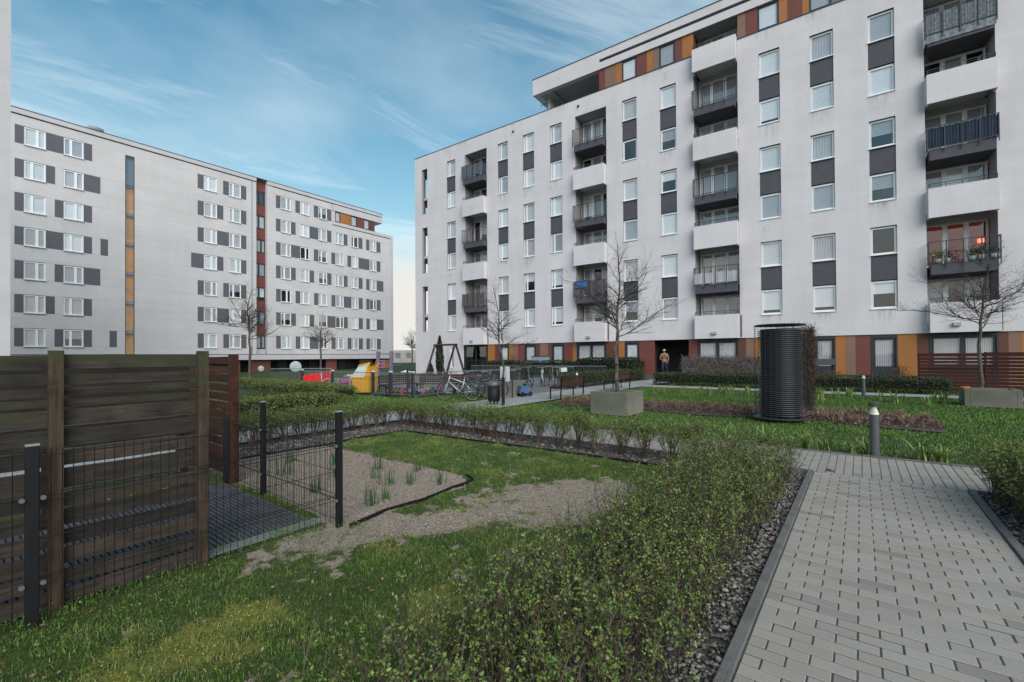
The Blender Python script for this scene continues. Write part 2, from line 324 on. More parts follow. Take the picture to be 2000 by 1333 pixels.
def plane_mesh(key,w,h,m,wave=0,slats=0):
    def mk():
        b=MB()
        if wave:
            n=int(w/.035); 
            for i in range(n):
                a=i*w/n;c=(i+1)*w/n; b.quad((a,.03*(i%2),0),(c,.03*((i+1)%2),0),(c,.03*((i+1)%2),h),(a,.03*(i%2),h))
        elif slats:
            n=int(h/.09)
            for i in range(n): z=i*h/n; b.box(0,w,0,.012,z+.012,z+h/n)
        else: b.quad((0,0,0),(w,0,0),(w,0,h),(0,0,h))
        return b.mesh(key,m)
    return cached((key,round(w,2),round(h,2),m.name,wave,slats),mk)
def add_window(par,x,z,w,h,kind='one',fm=None,y=.12,cover='rnd',gl=None,r=random):
    fm=fm or WHITE; f=link('window',win_frame(w,h,kind,fm),par,(x,y,z))
    link('pane',plane_mesh('pane',w-.13,h-.13,gl or GLASS),f,(.065,.03,.065))
    if cover=='rnd': cover=r.choice(['blind','blind','blind','blind','half','half','curtain','curtain','curtain','grey','grey','dark','slat','slat','halfslat'])
    if cover=='blind': link('blind',plane_mesh('blind',w-.13,h-.16,BLIND),f,(.065,.055,.08))
    elif cover=='half':
        q=r.choice([.45,.6,.75,.85]); link('blind',plane_mesh('blind',w-.13,round((h-.13)*q,2),BLIND),f,(.065,.055,h-.065-round((h-.13)*q,2)))
    elif cover=='curtain': link('curtain',plane_mesh('curtain',w-.13,h-.16,CURT,wave=1),f,(.065,.06,.08))
    elif cover=='slat': link('blind',plane_mesh('slat_blind',w-.13,h-.16,BLIND,slats=1),f,(.065,.055,.08))
    elif cover=='halfslat':
        link('blind',plane_mesh('slat_blind',w-.13,round((h-.13)*.55,2),BLIND2,slats=1),f,(.065,.055,h-.065-round((h-.13)*.55,2)))
    elif cover=='grey': link('blind',plane_mesh('blind',w-.13,h-.16,BLIND2),f,(.065,.055,.08))
    return f
# ------------------------------------------------------------------ right apartment block. local x=-s, y=depth into the block, z up
RO=(17.262,24.606,0); RR=-R_(35.061)
BR=thing('apartment_building','long white rendered apartment block with recessed balconies and an orange and brown panelled ground floor','building',RO,RR)
rr=random.Random(3)
TOPS=[19.41,13.81,8.21]
COLS=[(27.19,28.23),(21.37,22.40),(18.82,19.88),(16.31,17.36),(10.49,11.52),(7.86,8.90),(2.03,3.10),(-.49,.58),(-3.04,-1.97),(-9.8,-8.75),(-12.4,-11.35)]
LOGS=[(23.60,26.05),(12.72,15.19),(4.23,6.77),(-6.62,-4.15)]
SLOT=(30.76,31.47)
holes=[]
for a,b in COLS:
    for t in TOPS: holes.append((-b,-a,t-4.30,t,.20))
for i,(a,b) in enumerate(LOGS): holes.append((-b,-a,2.75 ,20.72 if i==2 else 19.45,1.35))
for t,bz in ((19.42,15.14),(13.84,9.53),(8.25,3.95)): holes.append((-SLOT[1],-SLOT[0],bz,t,.3))
mb=MB(); wall(mb,-32.44,-13.26,2.60,20.71,holes); wall(mb,-13.26,15,2.60,20.71,[h for h in holes])
# the grid above is split at the terrace edge; end wall with slot openings, and the rear and top
def endwall(mb,x,y0,y1,z0,z1,hs):
    t=MB(); wall(t,y0,y1,z0,z1,hs,reveal=False)
    mb.add([(x,p[0],p[2]) for p in t.v],t.f)
eh=[(1.40,2.5,z0,z1) for z0,z1 in ((17.0,19.2),(15.1,16.4),(11.4,13.6),(9.5,10.8),(5.8,8.1),(3.9,5.2))]
endwall(mb,-32.44,0,13,0,20.71,eh)
wall(mb,-32.44,-26.30,0,2.60,[(-27.95,-27.5,.55,2.45,.2)])
mb.quad((-32.2,2.6,2.6),(-29.6,2.6,2.6),(-29.6,2.6,19.6),(-32.2,2.6,19.6)); mb.quad((-29.6,.3,2.6),(-29.6,2.6,2.6),(-29.6,2.6,19.6),(-29.6,.3,19.6))
for z in (19.45,16.6,13.87,11.0,8.3,5.4,3.6): mb.box(-32.3,-29.6,.32,2.6,z,z+.22)
mb.build('wall',PLASTER,BR)
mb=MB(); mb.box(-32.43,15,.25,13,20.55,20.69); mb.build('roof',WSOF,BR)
mb=MB(); mb.box(-32.47,-18.85,-.03,.22,20.712,20.75); mb.box(-18.85,-13.27,-.03,.1,20.712,20.74); mb.box(-32.47,-32.25,.22,13,20.712,20.75); mb.build('roof_edging',ALU,BR)
mb=MB(); mb.box(-29.3,15,2.0,12.9,.05,20.5); mb.build('dark_room_core',DARKROOM,BR)  # added solid box, near-black for the darkness of unlit rooms, blocks light
mb=MB(); mb.quad((-32.43,13,0),(-32.43,13,20.6),(15,13,20.6),(15,13,0)); mb.build('rear_wall',PLASTER_N,BR)
for ci,(a,b) in enumerate(COLS):
    for ti,t in enumerate(TOPS):
        w=b-a; kind='side' if ci in(0,1,2,3) and rr.random()<.8 else 'one'
        for k,zz in enumerate((t-1.484,t-4.30)):
            cov='rnd'
            if ci<=3: cov=rr.choice(['blind','blind','grey','curtain','curtain','half'])
            if ci in (7,8) and ti==2 and k==0: cov='curtain' if ci==7 else 'dark'
            if ci==8 and ti==1 and k==1: cov='halfslat'
            add_window(BR,-b+.004,zz+.03,w-.008,1.44,kind,None,.11,cov,r=rr)
        m=MB(); m.box(-b+.003,-a-.003,.035,.18,t-2.79,t-1.52); m.box(-b+.003,-a-.003,-.012,.18,t-1.525,t-1.484); m.build('spandrel_panel',DKP,BR)
FL=[17.18,14.38,11.58,8.78,5.98,3.18]
def rail_bars(m,x0,x1,y0,z0,z1,yb=.0,step=.105,posts=True,side=True):
    n=max(2,int(round((x1-x0)/step)))
    for i in range(n+1):
        x=x0+(x1-x0)*i/n; m.box(x-.006,x+.006,y0-.006,y0+.006,z0,z1)
    m.box(x0-.02,x1+.02,y0-.022,y0+.022,z1,z1+.03); m.box(x0,x1,y0-.012,y0+.012,z0+.02,z0+.05)
    if posts:
        k=4
        for i in range(k+1): x=x0+(x1-x0)*i/k; m.box(x-.018,x+.018,y0-.018,y0+.018,z0-.22,z1)
    if side:
        for xx in (x0,x1):
            for j in range(1,4): yy=y0+(yb-y0)*j/4; m.box(xx-.006,xx+.006,yy-.006,yy+.006,z0,z1)
            m.box(xx-.02,xx+.02,y0,yb,z1,z1+.03); m.box(xx-.012,xx+.012,y0,yb,z0+.02,z0+.05)
SCREEN={(0,0):('slate',1),(0,2):('brown',1),(1,2):('brown',1),(3,-1):('bamboo',1),(3,0):('bamboo',1),(3,1):('blue',1),(3,2):('none',0),(2,2):('white',.7)}
SCM={'slate':mat('slate_screen',(.16,.19,.23),.8,.25,5),'brown':mat('taupe_screen',(.17,.14,.15),.8,.3,5),'bamboo':mat('grey_reed_screen',(.28,.31,.34),.9,.6,9),'blue':mat('navy_screen',(.02,.035,.07),.8,.3,4),'white':mat('white_sheet',(.6,.6,.62),.8,.15,3)}
for li,(a,b) in enumerate(LOGS):
    x0,x1=-b,-a; fl=list(FL)
    if li==2: fl=[19.98]+fl
    nrow=0
    for k,f in enumerate(fl):
        idx=k-(1 if li==2 else 0)
        if li==3: solid=(idx%2==1)
        else: solid=(idx%2==1)
        if solid:
            m=MB(); m.box(x0+.02,x1-.02,-.46,-.34,f-.58,f+.86); m.box(x0+.02,x0+.12,-.34,.02,f-.58,f+.86); m.box(x1-.12,x1-.02,-.34,.02,f-.58,f+.86)
            m.box(x0+.12,x1-.12,-.34,1.34,f-.28,f-.02); bo=m.build('balcony_parapet',PLASTER,BR,bevel=.008)
            m=MB(); m.box(x0+.06,x1-.06,-.42,-.39,f+1.07,f+1.10); m.box(x0+.06,x1-.06,-.42,-.40,f+.97,f+.985)
            for i in range(5): x=x0+.08+(x1-x0-.16)*i/4; m.box(x-.012,x+.012,-.415,-.39,f+.86,f+1.08)
            for xx in (x0+.06,x1-.09): m.box(xx,xx+.03,-.42,0,f+1.07,f+1.10)
            m.build('handrail',ALU,bo)
        else:
            m=MB(); m.box(x0+.10,x1-.10,-.40,1.34,f-.56,f-.04); m.build_=0; bo=m.build('balcony_slab',DKP,BR)
            m=MB(); rail_bars(m,x0+.02,x1-.02,-.47,f-.02,f+1.02); m.build('railing',ALU,bo)
            s=SCREEN.get((li,idx//2 if idx>=0 else -1))
            if s and s[1]:
                m=MB(); q=1.0; hh=1.0*s[1]; lo=f-.0 if s[0]!='bamboo' else f-.42
                n=24
                for i in range(n):
                    p=x0+.04+(x1-x0-.08)*i/n; q=x0+.04+(x1-x0-.08)*(i+1)/n; yy=-.44+.012*math.sin(i*1.7); y2=-.44+.012*math.sin((i+1)*1.7)
                    top=f+hh-.02+.015*math.sin(i*2.1); m.quad((p,yy,lo),(q,y2,lo),(q,y2,top),(p,yy,top))
                m.build('privacy_screen',SCM[s[0]],bo)
        # glazing across the back of the loggia
        y=1.28; n=3; ww=(x1-x0-.14)/n
        for i in range(n):
            xx=x0+.07+i*ww; cov=rr.choice(['curtain','dark','dark','dark','grey','grey','half','curtain']) 
            if li==3 and idx==4: cov='dark'
            fr=add_window(BR,xx,f+.02,ww,2.16,'one',None,y-.14,cov,r=rr); fr.name='balcony_door'
        m=MB(); m.box(x0,x1,1.20,1.33,f+2.19,f+2.52); 
        m.build('lintel',PLASTER,BR)
    # remaining soffit at the top of the bay
    top=22.24 if li==2 else 19.45
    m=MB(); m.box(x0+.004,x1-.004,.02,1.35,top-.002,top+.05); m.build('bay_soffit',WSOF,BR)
    if li==2:
        m=MB(); m.box(x0-.001,x0+.05,.07,1.35,20.8,22.24); m.build('cladding_panel',BROWN,BR); 
# penthouse strip
def panel_strip(items,z0,z1,y,par,name='cladding_panel'):
    for a,b,m_ in items:
        q=MB(); q.box(-a+.004,-b-.004,y,y+.12,z0,z1); q.build(name,m_,par)
panel_strip([(13.26,12.8,RED),(12.8,12.03,TAN),(12.03,11.54,ORANGE),(10.48,9.77,RED),(9.77,9.35,ORANGE),(9.35,8.94,TAN),(7.91,7.45,RED),(7.45,6.77,ORANGE),(4.21,3.77,TAN),(3.77,3.14,RED),(2.04,1.61,ORANGE),(1.61,.9,RED),(.9,.58,ORANGE),(-.44,-1.2,TAN),(-1.2,-1.9,RED),(-1.9,-3,ORANGE),(-3,-4.1,RED),(-4.2,-9,BROWN)],20.78,22.24,.06,BR)
for a,b in ((11.54,10.48),(8.94,7.91),(3.14,2.04),(.58,-.44)): add_window(BR,-a,20.78,a-b,1.44,'one',ALU,.08,rr.choice(['blind','blind','grey']),r=rr)
m=MB(); m.box(-13.26,15,-.03,.2,20.712,20.765); m.build('sill_flashing',ALU,BR)
m=MB(); m.box(-18.85,15,-.05,.35,22.25,22.74); m.box(-18.85,15,-.05,.35,22.96,23.50); m.box(-18.85,-13.2,-.05,.35,22.74,22.96); m.box(-13.2,15,.06,.35,22.74,22.96)
m.box(-18.85,-18.35,.35,9,22.25,23.50); m.build('roof_fascia',PLASTER,BR)
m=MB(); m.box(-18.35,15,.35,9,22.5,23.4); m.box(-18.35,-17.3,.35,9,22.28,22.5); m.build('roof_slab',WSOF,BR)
m=MB(); m.box(-18.9,15,-.09,.3,23.502,23.535); m.box(-13.19,15,.045,.06,22.755,22.945); m.build('roof_trim',ALU,BR)
m=MB(); m.box(-13.2,-13.1,.2,5,20.7,22.5); m.box(-17.9,-13.2,3.2,3.4,20.7,22.5); m.box(-18.0,-17.85,.9,3.4,20.7,22.5); m.build('terrace_wall',PLASTER_N,BR)
m=MB(); rail_bars(m,-18.2,-13.3,.12,20.75,21.32,posts=False,side=False,step=.3); m.build('terrace_railing',ALU,BR)
# ground floor
GS=[(26.28,23.76,'door'),(23.66,22.89,ORANGE),(22.89,22.34,BROWN),(22.34,21.43,'win'),(21.43,20.98,ORANGE),(20.98,20.53,TAN),(20.53,19.88,RED),(19.88,18.82,'win'),(18.82,18.44,BROWN),(18.44,17.72,TAN),(17.72,17.37,RED),(17.37,16.30,'win'),(16.30,15.57,RED),(15.57,15.22,ORANGE),(15.22,12.88,'win2'),(12.88,11.95,BROWN),(11.95,11.5,ORANGE),(11.5,10.47,'win'),(10.47,9.44,RED),(7.23,6.70,RED),(6.70,4.36,'win2'),(4.36,3.94,BROWN),(3.94,3.53,TAN),(3.53,3.10,ORANGE),(3.10,2.05,'win'),(2.05,.9,RED),(.9,.55,BROWN),(.55,-.42,'win'),(-.42,-.88,ORANGE),(-.88,-1.3,TAN),(-1.3,-1.94,RED),(-1.94,-3.0,'win'),(-3.0,-3.75,ORANGE),(-3.75,-4.2,BROWN),(-4.2,-6.59,'win2'),(-6.59,-6.9,BROWN),(-6.9,-7.3,TAN),(-7.3,-8.2,ORANGE),(-8.2,-14,RED)]
for a,b,k in GS:
    if not isinstance(k,str):
        q=MB(); q.box(-a+.004,-b-.004,.06,.2,0,2.6); q.build('cladding_panel',k,BR); continue
    x0,x1=-a,-b
    m=MB(); m.box(x0+.002,x0+.07,.04,.24,0,2.6); m.box(x1-.07,x1-.002,.04,.24,0,2.6); m.box(x0+.07,x1-.07,.04,.24,2.42,2.6); 
    if k=='door':
        m.box(x0+.07,x1-.07,.04,.2,0,.12); m.box((x0+x1)/2-.03,(x0+x1)/2+.03,.06,.2,.12,2.42); d=m.build('glazed_door',ALU,BR); q=MB(); q.quad((x0,.14,.1),(x1,.14,.1),(x1,.14,2.45),(x0,.14,2.45)); q.build('pane',GLASS2,d)
        q=MB(); 
        for i in range(20): xx=x0+.08+(x1-x0-.16)*i/19; q.box(xx-.008,xx+.008,.0,.02,.15,1.25)
        q.box(x0+.07,x1-.07,.0,.02,1.25,1.29); q.build('railing',ALU,d); continue
    m.box(x0+.07,x1-.07,.05,.24,0,.85); fr=m.build('window_surround',ALU,BR)
    if k=='win': add_window(BR,x0+.07,.85,b and x1-x0-.14 or x1-x0-.14,1.57,'one',ALU,.10,'slat' if a>10 else 'curtain',r=rr)
    else:
        h2=(x1-x0-.14)/2
        for i in range(2): add_window(BR,x0+.07+i*h2,.85,h2,1.57,'one',ALU,.10,'curtain',r=rr)
# passage through the block
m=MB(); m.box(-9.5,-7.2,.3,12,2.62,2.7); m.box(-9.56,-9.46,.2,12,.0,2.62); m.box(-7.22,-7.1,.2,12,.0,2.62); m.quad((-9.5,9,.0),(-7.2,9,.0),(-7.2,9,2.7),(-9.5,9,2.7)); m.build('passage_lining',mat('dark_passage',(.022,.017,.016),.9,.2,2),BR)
add_window(BR,-27.95,.55,.45,1.9,'one',None,.1,'grey',r=rr)
# rain streaks below sills and parapets
def stain_mat():
    m=bpy.data.materials.new('rain_streak'); m.use_nodes=True; t=m.node_tree; b=t.nodes['Principled BSDF']; b.inputs['Base Color'].default_value=(.16,.155,.14,1); b.inputs['Roughness'].default_value=1
    tcn=t.nodes.new('ShaderNodeTexCoord'); oi=t.nodes.new('ShaderNodeObjectInfo'); ad=t.nodes.new('ShaderNodeVectorMath'); ad.operation='ADD'; t.links.new(tcn.outputs['Object'],ad.inputs[0]); t.links.new(oi.outputs['Location'],ad.inputs[1])
    mpn=t.nodes.new('ShaderNodeMapping'); mpn.inputs['Scale'].default_value=(9,1,.9); t.links.new(ad.outputs[0],mpn.inputs[0]); n=t.nodes.new('ShaderNodeTexNoise'); n.inputs['Scale'].default_value=1; n.inputs['Detail'].default_value=7; t.links.new(mpn.outputs[0],n.inputs['Vector'])
    sp_=t.nodes.new('ShaderNodeSeparateXYZ'); t.links.new(tcn.outputs['Generated'],sp_.inputs[0])
    def M(op,a,b_=None,cl=False):
        q=t.nodes.new('ShaderNodeMath'); q.operation=op; q.use_clamp=cl
        for i,v in enumerate((a,b_)):
            if v is None: continue
            if isinstance(v,(int,float)): q.inputs[i].default_value=v
            else: t.links.new(v,q.inputs[i])
        return q.outputs[0]
    st=M('MULTIPLY',M('SUBTRACT',n.outputs[0],.42),2.2,True); ed_=M('MULTIPLY',M('MULTIPLY',sp_.outputs[0],M('SUBTRACT',1.0,sp_.outputs[0])),4.0,True)
    t.links.new(M('MULTIPLY',M('MULTIPLY',M('MULTIPLY',st,M('POWER',sp_.outputs[2],1.6)),ed_),.55,True),b.inputs['Alpha']); return m
STM=stain_mat()
def stain(par,x,z,w,h,y=-.004):
    me=cached(('stain',),lambda:(lambda q:(q.quad((0,0,-1),(1,0,-1),(1,0,0),(0,0,0)),q.mesh('stain',STM))[1])(MB())); o=link('rain_streak',me,par,(x,y,z)); o.scale=(w,1,h)
for a,b in COLS:
    for t in TOPS:
        if rr.random()<.75: stain(BR,-b-.12,t-4.31,1.3,rr.uniform(.5,1.25))
        if rr.random()<.35: stain(BR,-b-.1+rr.uniform(-.1,.7),t+.9,.5,.8)
for a,b in LOGS:
    for k in range(5): stain(BR,-b-.30+rr.choice([0,b-a]),rr.uniform(4,19.5),.5,rr.uniform(1.2,2.4))
for k in range(9): stain(BR,rr.uniform(-31,5),20.68,rr.uniform(.6,2),rr.uniform(.5,.9))
# small wall vents and pipes
m=MB()
for s_,z_ in ((20.8,20.0),(14.9,20.15)): m.lathe([(0,-.0),(.09,0),(.09,.1),(.06,.1)],12,(0,0,0)) if False else m.box(-s_-.08,-s_+.08,-.1,0,z_-.06,z_+.06)
m.build('vent_cap',mat('vent_brass',(.10,.085,.07),.6),BR)
for a,b in LOGS:
    m=MB(); m.tube((-a+.07,-.06,2.65),(-a+.07,-.06,4.0),.03,n=8); m.build('downpipe',ALU,BR)
for s_,z_ in ((-5.1,3.0),(5.6,2.95),(25.0,2.95),(14.0,2.95)):
    m=MB(); m.box(-s_-.14,-s_+.14,-.60,-.47,z_-.09,z_+.07); m.box(-s_-.12,-s_+.12,-.58,-.49,z_-.12,z_-.09); m.build('wall_lamp',WSOF,BR,bevel=.01)

# ------------------------------------------------------------------ left apartment block. local x=s, y=depth, z up
LO=(-.7918*54.668,.6110*54.668,0)
_az=R_(37.6646); LO=(-math.cos(_az)*54.6676,math.sin(_az)*54.6676,0); LR=math.atan2(math.cos(_az),math.sin(_az))
BL=thing('apartment_building','long pale grey apartment block at the left with rows of windows between dark grey panels','building',LO,LR)
rl=random.Random(5)
ZR=[21.0-2.8*k for k in range(7)]; WH=1.53
pan=lambda k,*r: [(k,a,b) for a,b in r]
pd,pA,pB,pC,pD=(4.10,4.62),(5.89,6.45),(6.43,6.97),(8.25,8.81),(8.80,9.37)
e0,e1,eA,eB,eC=(16.41,17.0),(16.99,17.55),(18.79,19.40),(19.38,19.95),(21.16,21.72)
fL,fR,gL,gR,hL,hR,iL,iR,jL,jR,kL,kR,kR2=(24.98,25.53),(26.76,27.34),(27.32,27.9),(29.09,29.69),(29.68,30.28),(31.47,32.07),(32.06,32.64),(33.84,34.42),(34.41,34.99),(36.1,36.75),(37.33,37.88),(39.04,39.72),(39.71,40.22)
PROWS=[[pd,(5.89,6.97),pC, e1,eB,eC, fL,gL,hL,hR],
 [pd,pA,(8.25,9.37), e1,eA,eC, fL,fR,(29.09,30.28),hR,iR,jR,kL,kR],
 [pd,pB,pC, e1,(18.79,19.95),eC, fL,(26.76,27.9),hL,iL,jL,(36.1,37.88),kR],
 [pd,(5.89,6.97),pC,(9.38,9.9), e0,e1,eA,eC, fL,fR,gR,hR,iR,jR,kL,(39.04,40.22)],
 [pd,pB,(8.25,9.37), e1,eB,eC, fL,gL,hL,iL,(33.84,34.99),jR,kL,kR],
 [pd,pA,pC, e1,(18.79,19.95),eC, fL,fR,gR,(31.47,32.64),iR,jR,kL,(39.04,40.22)],
 [pd,pB,pC,(10.01,10.53), e1,eB,eC, fL,gL,(29.09,30.28),iL,jL,jR,kL,kR]]
WC=[(4.62,5.89),(6.97,8.25),(17.55,18.79),(19.95,21.16),(25.53,26.76),(27.9,29.09),(30.28,31.47)]
WC2=[(32.64,33.84),(34.99,36.10),(37.88,39.04)]
mb=MB(); hs=[(11.12,11.82,1.4,20.9,.5)]
for k,z in enumerate(ZR):
    for a,b in WC+(WC2 if k>0 else []): hs.append((a,b,z-WH,z,.16))
wall(mb,3.0,22.79,1.37,22.30,[h for h in hs if h[1]<22.79]); wall(mb,23.95,32.15,1.37,22.30,[h for h in hs if 23.95<h[0]<32.1]); wall(mb,32.15,41.86,1.37,19.5,[h for h in hs if h[0]>32.15])
mb.quad((22.79,0,1.37),(22.79,.5,1.37),(22.79,.5,22.3),(22.79,0,22.3)); mb.quad((23.95,0,1.37),(23.95,0,22.3),(23.95,.5,22.3),(23.95,.5,1.37))
mb.quad((41.86,0,1.37),(41.86,13,1.37),(41.86,13,19.5),(41.86,0,19.5)); mb.quad((3,0,22.3),(32.15,0,22.3),(32.15,13,22.3),(3,13,22.3)); mb.quad((32.15,0,19.5),(41.86,0,19.5),(41.86,13,19.5),(32.15,13,19.5))
mb.quad((3,0,1.37),(3,0,22.3),(3,13,22.3),(3,13,1.37)); mb.quad((3,0,1.37),(41.86,0,1.37),(41.86,2.2,1.37),(3,2.2,1.37))
mb.build('wall',PLASTER_L,BL)
mb=MB(); mb.box(3,22.78,-.10,.02,21.92,22.34); mb.box(23.96,40.06,-.10,.02,21.92,22.34); mb.box(39.0,40.06,.02,6,21.0,22.34); mb.box(32.2,40.06,-.06,.02,21.0,21.55); mb.box(32.2,40.04,-.02,6,21.55,21.92); mb.box(41.4,41.9,-.08,.02,1.4,19.1); mb.box(32.15,41.9,-.08,.02,19.12,19.52); mb.box(3,41.9,-.09,.02,1.37,1.95)
mb.build('cornice',PLASTER_N,BL)
mb=MB(); mb.box(3,22.7,-.03,.03,21.84,21.92); mb.box(24.6,39.6,-.03,.03,21.84,21.92); mb.box(3,40.12,-.14,.3,22.34,22.38); mb.box(22.3,22.34,-.02,.02,2,21.8); mb.box(32.4,41.3,-.03,.03,19.05,19.12); mb.box(3,41.5,-.03,.03,1.95,2.02); mb.box(32.15,39,-.03,-.02,19.52,19.56); mb.build('joint_trim',ALU,BL)
mb=MB(); mb.box(3.2,41.6,1.2,12.9,1.5,19.3);mb.box(3.2,32.1,1.2,12.9,19.3,22.1); mb.build('dark_room_core',DARKROOM,BL)  # added near-black filler: room darkness put into its colour
for k,z in enumerate(ZR):
    for a,b in PROWS[k]:
        m=MB(); m.box(a+.003,b-.003,-.012,.1,z-WH+.01,z-.01); m.build('grey_panel',DKP_L,BL)
    for a,b in WC+(WC2 if k>0 else []):
        f=add_window(BL,a,z-WH,1.2,WH-.02,rl.choice(['twoL','twoR']),None,.05,rl.choice(['blind','curtain','curtain','curtain','dark','slat','slat','grey','grey','halfslat']),r=rl); f.scale=((b-a)/1.2,1,1)
    # red column
    add_window(BL,22.82,z-WH,1.1,WH,rl.choice(['twoL','twoR']),ALU,.44,rl.choice(['dark','curtain','half','grey']),r=rl)
    m=MB(); m.box(22.8,23.94,.40,.52,z,z+1.25); m.build('red_panel',RED,BL)
m=MB(); m.quad((22.79,.53,1.37),(23.95,.53,1.37),(23.95,.53,2.7),(22.79,.53,2.7)); m.build('recess_wall',PLASTER_N,BL)
for a,b in ((32.66,33.4),(35.0,35.9),(37.0,37.9)): add_window(BL,a,19.6,b-a,1.36,'one',ALU,.08,'curtain',r=rl)
for a,b,mm in ((33.4,35.0,ORANGE),(35.9,37.0,RED),(37.9,38.8,BROWN)):
    q=MB(); q.box(a,b,.05,.14,19.56,20.98); q.build('cladding_panel',mm,BL)
m=MB(); m.box(32.15,32.64,.02,.2,19.5,21.0); m.box(32.2,38.8,.14,6,19.5,21.0); m.build('penthouse_wall',PLASTER_N,BL)
# glazed stair strip
m=MB(); m.box(11.12,11.17,.02,.1,1.4,20.9); m.box(11.77,11.82,.02,.1,1.4,20.9)
for z in [1.4,3.9,6.7,9.5,12.3,15.1,17.8,18.05,20.85]: m.box(11.17,11.77,.02,.1,z,z+.05)
sg=m.build('stair_glazing',ALU,BL); m=MB(); m.quad((11.15,.06,1.4),(11.8,.06,1.4),(11.8,.06,20.9),(11.15,.06,20.9)); m.build('pane',GLASS,sg)
m=MB(); 
for z in (1.5,4.3,7.1,9.9,12.7,15.5): m.box(11.14,11.8,.3,.45,z,z+2.35)
m.build('stairwell_wall',mat('ochre_paint_glow',(.46,.20,.03),.7,.45,1.1,emit=(.8,.33,.03,.05)),sg)  # ochre wall with a faint glow of its own, standing in for stairwell lighting
m=MB(); 
for z in (3.85,6.65,9.45,12.25,15.05): m.box(11.14,11.8,.2,.46,z,z+.42)
m.box(11.14,11.8,.3,.46,17.9,20.9); m.build('stair_slab',mat('blue_grey_steel',(.12,.15,.20),.6),sg)
# undercroft
m=MB(); m.quad((3,2.2,-.1),(41.86,2.2,-.1),(41.86,2.2,1.4),(3,2.2,1.4)); m.build('shaded_undercroft_wall',mat('undercroft',(.03,.03,.033),.9,.3,1.5),BL)  # near-black colour puts the shade of the recess into the wall
for a,b,mm in ((3,15,BROWN),(20,21.2,RED),(22.4,24.5,BROWN),(31.5,33,RED),(36.5,38.5,BROWN),(40.2,41.86,ORANGE)):
    q=MB(); q.box(a,b,.35,.55,-.1,1.37); q.build('pier',mm,BL)
for a in (26,28,30,34.2,35.4):
    q=MB(); q.box(a,a+1.1,1.9,2.1,0,1.3); q.build('shop_window',ALU,BL)
for k,z in enumerate(ZR):
    for a,b in WC+(WC2 if k>0 else []):
        if rl.random()<.5: stain(BL,a+rl.uniform(-.1,.4),z-WH-.02,rl.uniform(.5,1.1),rl.uniform(.35,.8),-.015)
# roof clutter
m=MB(); m.box(15,18,3,5,22.3,23.1); m.build('roof_duct',WSOF,BL)
m=MB()
for i in range(9): m.box(15+i*.36,15.05+i*.36,2.4,2.5,22.3,23.25)
m.box(15,18.1,2.4,2.5,23.2,23.25); m.build('roof_railing',ALU,BL)
m=MB(); m.lathe([(.0,.1),(.35,.16),(.55,.34),(.6,.5)],20,(9.3,1.5,22.6)); m.tube((9.3,1.5,22.3),(9.3,1.5,22.7),.04); m.build('satellite_dish',BLIND2,BL)

# ------------------------------------------------------------------ side wall of the neighbouring block at the very left
NB=thing('apartment_building','bare grey end wall of a near building at the far left edge','building',(-22.42,20,0),ROT)
m=MB(); m.box(-14,0,0,9,0,18.6); m.build('wall',PLASTER_N,NB)
m=MB(); m.box(-14,.06,-.06,9,18.6,18.8); m.build('roof_edging',ALU,NB)
# distant building in the gap
DB=thing('distant_building','low hazy beige building far away in the gap between the two blocks','building',(-27,118,0),R_(-10))
m=MB(); hs=[(x,x+1.4,z,z+1.4,.1) for x in range(-10,12,3) for z in (1.2,)]
wall(m,-14,14,0,3.3,hs,.1); m.quad((14,0,0),(14,10,0),(14,10,3.3),(14,0,3.3)); m.quad((-14,0,3.3),(14,0,3.3),(14,10,3.3),(-14,10,3.3)); m.build('wall',mat('hazy_beige_render',(.42,.38,.33),.9,.1,.5),DB)  # beige kept pale, with the distance haze put into the colour
m=MB(); m.box(-14,14,.1,.2,.5,3.2); m.build('window_band',mat('far_glass',(.16,.22,.25),.3,.1,.5),DB)
# ================================================================== GROUND
def struct(name,mb_or_me,m=None,**k):
    o=mb_or_me.build(name,m) if isinstance(mb_or_me,MB) else link(name,mb_or_me)
    o.rotation_euler=(0,0,ROT); o['kind']=k.get('kind','structure'); return o
GRASSG=mat('lawn_soil',(.042,.062,.018),.95,.5,1.6,.6,30,col2=(.028,.040,.014))
m=MB(); m.quad((-700,-700,-.05),(700,-700,-.05),(700,700,-.05),(-700,700,-.05)); struct('ground',m,GRASSG)
def ab(m,a0,a1,b0,b1,z): m.quad((a0,b0,z),(a1,b0,z),(a1,b1,z),(a0,b1,z))
